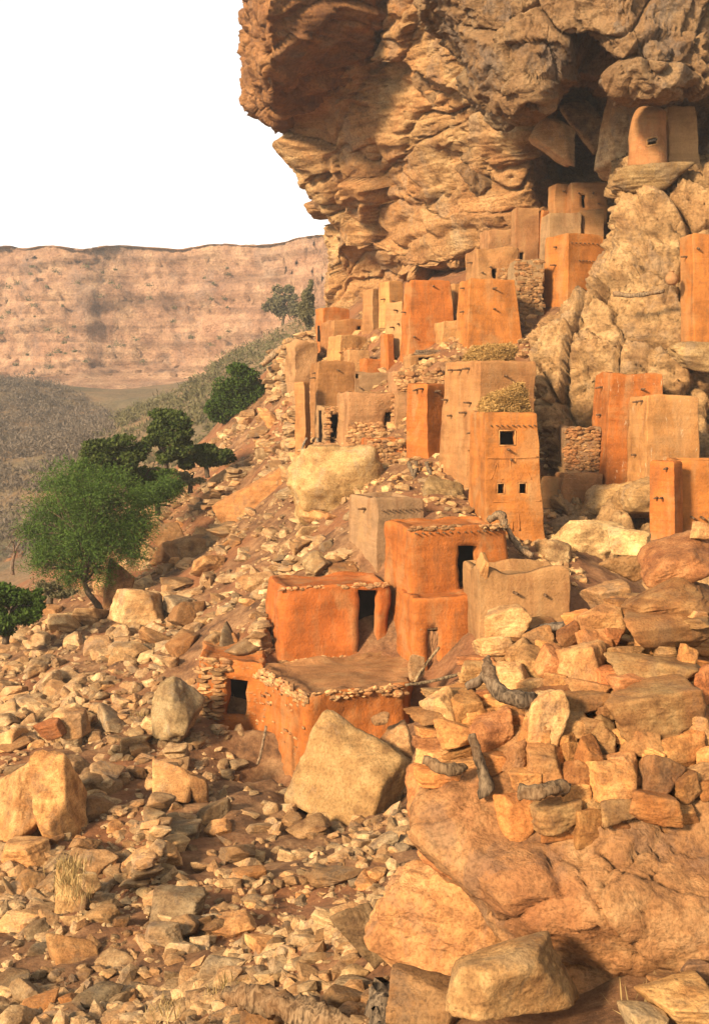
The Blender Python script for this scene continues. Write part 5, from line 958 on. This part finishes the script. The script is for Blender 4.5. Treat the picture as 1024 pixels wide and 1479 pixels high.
# ------------------------------------------------------------------ trees and scrub
def leaves(pts, dirs, size, seed, asp=0.45):
    r = np.random.default_rng(seed); n = len(pts); b = np.cross(dirs, r.normal(0, 1, (n, 3))); b /= np.linalg.norm(b, axis=1, keepdims=True) + 1e-9
    L = (size * r.uniform(.6, 1.3, n))[:, None]; w = L * asp
    return np.stack([pts - dirs * L * .5, pts + b * w * .5, pts + dirs * L * .5, pts - b * w * .5], 1).reshape(-1, 3), np.arange(4 * n).reshape(-1, 4)
def tree(name, label, trunk, clumps, D, mat, n, lsize, seed, feather=False, cat='tree', dep=0.9, asp=0.45, trad=0.14, limbs=True, gap=0.0):
    """trunk: [(px,py)], clumps: [(px,py,rx,ry)] outline ellipses in pixels"""
    r = np.random.default_rng(seed); s = D / FPX; tp = np.array([P(px, py, D) for px, py in trunk]); root = empty(name, tp[0]); tag(root, label, cat); org = tp[0]
    cl = np.array(clumps, float); area = cl[:, 2] * cl[:, 3]; area /= area.sum(); parts = []
    C = curve_pts(tp, 10); parts.append(tube(C, np.linspace(trad, trad * 0.55, 10), 9, seed, .15))
    ctr = []; PT = []; DR = []
    for c, a in zip(cl, area):
        cen = P(c[0], c[1], D + r.uniform(-.5, .5) * c[2] * s * 0.6); R = np.array([c[2] * s, c[2] * s * dep, c[3] * s]); ctr.append(cen)
        k = max(20, int(n * a)); sub = max(6, int(14 * math.sqrt(c[2] * c[3]) / 40)); d = r.normal(0, 1, (sub, 3)); d /= np.linalg.norm(d, axis=1, keepdims=True); d[:, 2] = d[:, 2] * 0.9 + 0.05
        sc_ = cen + d * R * (r.random((sub, 1)) ** 0.45) * 0.78
        which = r.integers(0, sub, k); off = r.normal(0, 1, (k, 3)); off /= np.linalg.norm(off, axis=1, keepdims=True); rad = r.random((k, 1)) ** 0.5
        p = sc_[which] + off * rad * R * r.uniform(0.36, 0.58, sub)[which][:, None] * np.array([1, 1, 0.75])
        if gap: kp = fbm(p * 1.1 / max(R[0], 1) * 2.2, 2, seed) > -gap; p, off = p[kp], off[kp]
        if feather:
            dirs = off + np.array([0, 0, 0.25]) + r.normal(0, .3, p.shape); dirs /= np.linalg.norm(dirs, axis=1, keepdims=True); q = 6; t = np.linspace(0, 0.42, q)
            pp = (p[:, None] + dirs[:, None] * t[None, :, None] - np.array([0, 0, 1]) * (t[None, :, None] ** 2) * 0.5).reshape(-1, 3)
            dd_ = r.normal(0, 1, pp.shape) + np.repeat(dirs, q, 0) * 0.6; dd_ /= np.linalg.norm(dd_, axis=1, keepdims=True); PT.append(pp); DR.append(dd_)
        else:
            dirs = off * 0.5 + r.normal(0, 1, p.shape); dirs /= np.linalg.norm(dirs, axis=1, keepdims=True); PT.append(p); DR.append(dirs)
        if limbs:
            st = C[int(r.integers(5, 10))]
            for e in sc_[: max(3, sub // 2)]:
                mid = (st + e) / 2 + r.normal(0, .15, 3) + np.array([0, 0, .1]); parts.append(tube(curve_pts([st, mid, e], 6), np.linspace(trad * .38, 0.015, 6), 5, seed, .1))
    V, F = merge(parts); obj('trunk', make_mesh('trunk', V - org, F), M_wood, root, (0.55, 0.5, 0.45))
    V, F = leaves(np.concatenate(PT), np.concatenate(DR), lsize, seed, asp); obj('crown', make_mesh('crown', V - org, F, False), mat, root)
tree('acacia_tree', 'feathery green acacia leaning on the boulder slope', [(153, 898), (140, 872), (124, 850), (121, 810), (123, 780)], [(125, 722, 84, 56), (80, 742, 48, 46), (172, 742, 52, 48), (70, 790, 40, 32), (130, 775, 66, 44), (184, 778, 38, 38), (105, 690, 42, 34), (140, 825, 40, 26), (60, 820, 28, 20), (192, 805, 28, 22), (100, 806, 48, 32), (150, 803, 40, 28), (45, 764, 20, 24), (165, 700, 38, 30), (204, 757, 26, 26), (95, 838, 26, 16)], 48.5, M_leaf_acacia, 17000, 0.105, 61, feather=True, asp=0.3, gap=0.22)
tree('leafy_tree', 'dark glossy leaved tree rising behind the acacia crown', [(185, 720), (180, 690), (172, 672)], [(165, 650, 44, 26), (140, 668, 26, 26), (192, 665, 28, 30), (170, 685, 44, 20)], 57, M_leaf_dark, 14000, 0.2, 62, asp=0.55)
tree('leafy_tree', 'dark tree with a pale forked trunk beside the low wall', [(238, 690), (240, 668), (235, 645)], [(242, 612, 32, 26), (225, 632, 24, 22), (262, 640, 26, 24), (240, 660, 26, 16)], 62, M_leaf_dark, 13000, 0.2, 63, asp=0.55)
tree('leafy_shrub', 'spreading dark shrub at the slope edge below the round tree', [(300, 690), (298, 676), (296, 668)], [(300, 655, 36, 24), (278, 665, 26, 18), (322, 660, 18, 18)], 63, M_leaf_dark, 10000, 0.2, 64, cat='shrub', asp=0.55)
tree('round_tree', 'dense round green tree at the foot of the ruined wall', [(335, 622), (336, 600), (337, 585)], [(338, 560, 40, 38), (315, 580, 24, 30), (360, 570, 22, 34), (335, 590, 36, 24), (345, 535, 24, 16)], 84, M_leaf_round, 24000, 0.22, 65, asp=0.5)
tree('leafy_shrub', 'bright green shrub half cut by the frame edge', [(8, 930), (10, 900), (12, 880)], [(10, 868, 46, 34), (40, 880, 26, 26), (0, 900, 34, 26), (52, 862, 14, 14)], 42, M_leaf_round, 13000, 0.17, 66, cat='shrub', asp=0.5)
tree('leafy_shrub', 'dusty green shrub filling the gap under dark trees', [(205, 712), (206, 700), (208, 692)], [(208, 690, 30, 20), (235, 682, 24, 16), (190, 705, 20, 16)], 58, M_leaf_round, 7000, 0.16, 166, cat='shrub', asp=0.4, gap=0.2)
tree('acacia_shrub', 'low pale shrub below the spreading dark shrub', [(275, 712), (275, 700), (274, 694)], [(270, 694, 26, 14), (250, 704, 22, 12)], 60, M_leaf_dry, 2500, 0.16, 167, cat='shrub', asp=0.4)
tree('leafy_shrub', 'dusty shrub at the foot of the acacia by the frame edge shrub', [(72, 872), (72, 860), (72, 852)], [(72, 850, 26, 18), (95, 858, 18, 12)], 47, M_leaf_dry, 3500, 0.14, 168, cat='shrub', asp=0.4, gap=0.2)
tree('acacia_shrub', 'small feathery shrub between acacia and brown boulders', [(228, 745), (228, 730), (227, 720)], [(225, 712, 34, 18), (245, 700, 24, 14), (205, 722, 20, 14)], 56, M_leaf_acacia, 3000, 0.12, 67, feather=True, cat='shrub', asp=0.3)
tree('slender_tree', 'tall slim tree at the foot of the far cliff corner', [(443, 492), (443, 470), (443, 450)], [(443, 432, 12, 26), (441, 460, 14, 26), (446, 445, 14, 24), (448, 412, 7, 14)], 135, M_leaf_dry, 6000, 0.35, 68, asp=0.5, trad=0.2)
tree('hazy_tree', 'grey green tree clinging to the far cliff corner', [(408, 470), (410, 450), (410, 440)], [(412, 425, 22, 22), (418, 450, 20, 20), (398, 440, 18, 20), (430, 470, 18, 14)], 200, M_leaf_dry, 3500, 0.6, 69, asp=0.5, trad=0.25)
# leafless tree by the frame edge
def bare_tree(label, px, py, D, h, seed):
    r = np.random.default_rng(seed); base = P(px, py, D); parts = []
    def grow(p, d, L, rad, lev):
        e = p + d * L; mid = (p + e) / 2 + r.normal(0, L * .06, 3); parts.append(tube(curve_pts([p, mid, e], 4), np.linspace(rad, rad * .62, 4), 5 if lev else 7, lev, .1, False))
        if lev >= 5: return
        for _ in range(2 if lev < 2 else 3):
            n = d + r.normal(0, .55, 3) + np.array([0.08, 0, 0.06]); n /= np.linalg.norm(n); grow(e, n, L * r.uniform(.58, .8), rad * .6, lev + 1)
    grow(base, np.array([0.1, 0, 1.0]), h, 0.16, 0); V, F = merge(parts); root = empty('leafless_tree', base); tag(root, label, 'tree'); obj('trunk', make_mesh('trunk', V - base, F), M_wood, root, (0.8, 0.7, 0.65))
bare_tree('leafless grey tree reaching in at the frame edge', -40, 740, 75, 1.9, 3); bare_tree('low leafless grey tree in the hazy valley', 18, 830, 85, 1.4, 5)
# scrub masses in the valley
def scrub(name, label, poly, D0, D1, n, size, hgt, mat, seed):
    r = np.random.default_rng(seed); X = r.uniform(-130, 40, n * 6); Y = r.uniform(D0, D1, n * 6); Z = vz(np.stack([X, Y], 1)); px = CX + X / Y * FPX; py = CY - Z / Y * FPX; m = inpoly(px, py, np.array(poly, float)); X, Y, Z = X[m][:n], Y[m][:n], Z[m][:n]; n = len(X); k = 46
    if n == 0: return
    rad = hgt * r.uniform(.5, 1.2, n); o = r.normal(0, 1, (n, k, 3)); o /= np.linalg.norm(o, axis=2, keepdims=True); o[..., 2] = np.abs(o[..., 2]); p = np.stack([X, Y, Z], 1)[:, None] + o * rad[:, None, None] * r.random((n, k, 1)) ** .4; p = p.reshape(-1, 3); d = o.reshape(-1, 3) * 0.6 + r.normal(0, .8, p.shape) + np.array([0, 0, .5]); d /= np.linalg.norm(d, axis=1, keepdims=True)
    V, F = leaves(p, d, size, seed, .22); tag(obj(name, make_mesh(name, V, F, False), mat), label, 'scrub', kind='stuff')
scrub('thicket', 'leafless grey brush covering the near valley hill', [(-60, 545), (60, 548), (110, 570), (165, 610), (150, 650), (120, 720), (60, 800), (-60, 820)], 90, 260, 1500, 0.7, 1.9, M_leaf_grey, 71)
scrub('scrub_bank', 'olive dry scrub on the bank beyond the slope trees', [(170, 600), (250, 575), (330, 520), (430, 470), (460, 520), (420, 620), (250, 700), (60, 830), (100, 720)], 85, 260, 1300, 0.7, 1.7, M_leaf_dry, 72)
r = np.random.default_rng(81)                                       # bushes along the far rim and ledges
n = 90; px = r.uniform(-60, 450, n); py = r.uniform(385, 545, n); D = np.interp(py, [385, 545], [FARD - 3, FARD - 13])
pts = np.stack([P(a, b, c) for a, b, c in zip(px, py, D)]); k = 50; o = r.normal(0, 1, (n, k, 3)); o[..., 2] = np.abs(o[..., 2]); p = (pts[:, None] + o * r.uniform(.15, .6, (n, 1, 1))).reshape(-1, 3); d = r.normal(0, 1, p.shape); d /= np.linalg.norm(d, axis=1, keepdims=True)
V, F = leaves(p, d, 0.5, 5, .6); tag(obj('ledge_scrub', make_mesh('ledge_scrub', V, F, False), M_leaf_dry), 'specks of scrub on the ledges of the far cliff', 'scrub', kind='stuff')
# dry grass tufts on the ribs
r = np.random.default_rng(83); P0 = []
for px, py, k in [(104, 1260, 160), (100, 1280, 160), (108, 1300, 120), (190, 950, 80), (120, 860, 120), (205, 1040, 60), (330, 1440, 80), (250, 1470, 90), (330, 1010, 40), (940, 1470, 30)]:
    Dk = hit([px], [py])[0]; c = P(px, py, min(Dk, 20.8) if px < 110 and py > 1200 else Dk); P0.append(c + r.normal(0, 1, (k, 3)) * np.array([.14, .14, .03]))
P0 = np.concatenate(P0); d = r.normal(0, .35, P0.shape) + np.array([0, 0, 1]); d /= np.linalg.norm(d, axis=1, keepdims=True); V, F = leaves(P0 + d * .12, d, 0.3, 9, .05)
tag(obj('dry_grass', make_mesh('dry_grass', V, F, False), M_grass), 'tufts of dry straw coloured grass among the stones', 'grass', kind='stuff')

# ------------------------------------------------------------------ haze
hb = NT('haze_air'); pv = hb.n('ShaderNodeVolumePrincipled'); pv.inputs['Color'].default_value = (0.97, 0.95, 0.92, 1); pv.inputs['Density'].default_value = 0.00045; pv.inputs['Density Attribute'].default_value = ''; pv.inputs['Temperature Attribute'].default_value = ''; pv.inputs['Anisotropy'].default_value = 0.2
hb.t.links.new(pv.outputs[0], hb.out.inputs['Volume'])
lo, hi = (-345, -62, -38), (345, 480, 62)
V = np.array([(x, y, z) for x in (lo[0], hi[0]) for y in (lo[1], hi[1]) for z in (lo[2], hi[2])]); F = [(0, 1, 3, 2), (4, 6, 7, 5), (0, 4, 5, 1), (2, 3, 7, 6), (0, 2, 6, 4), (1, 5, 7, 3)]
tag(obj('haze', make_mesh('haze', V, F, False), hb.m), 'pale dusty haze filling the valley air', 'haze', kind='stuff')
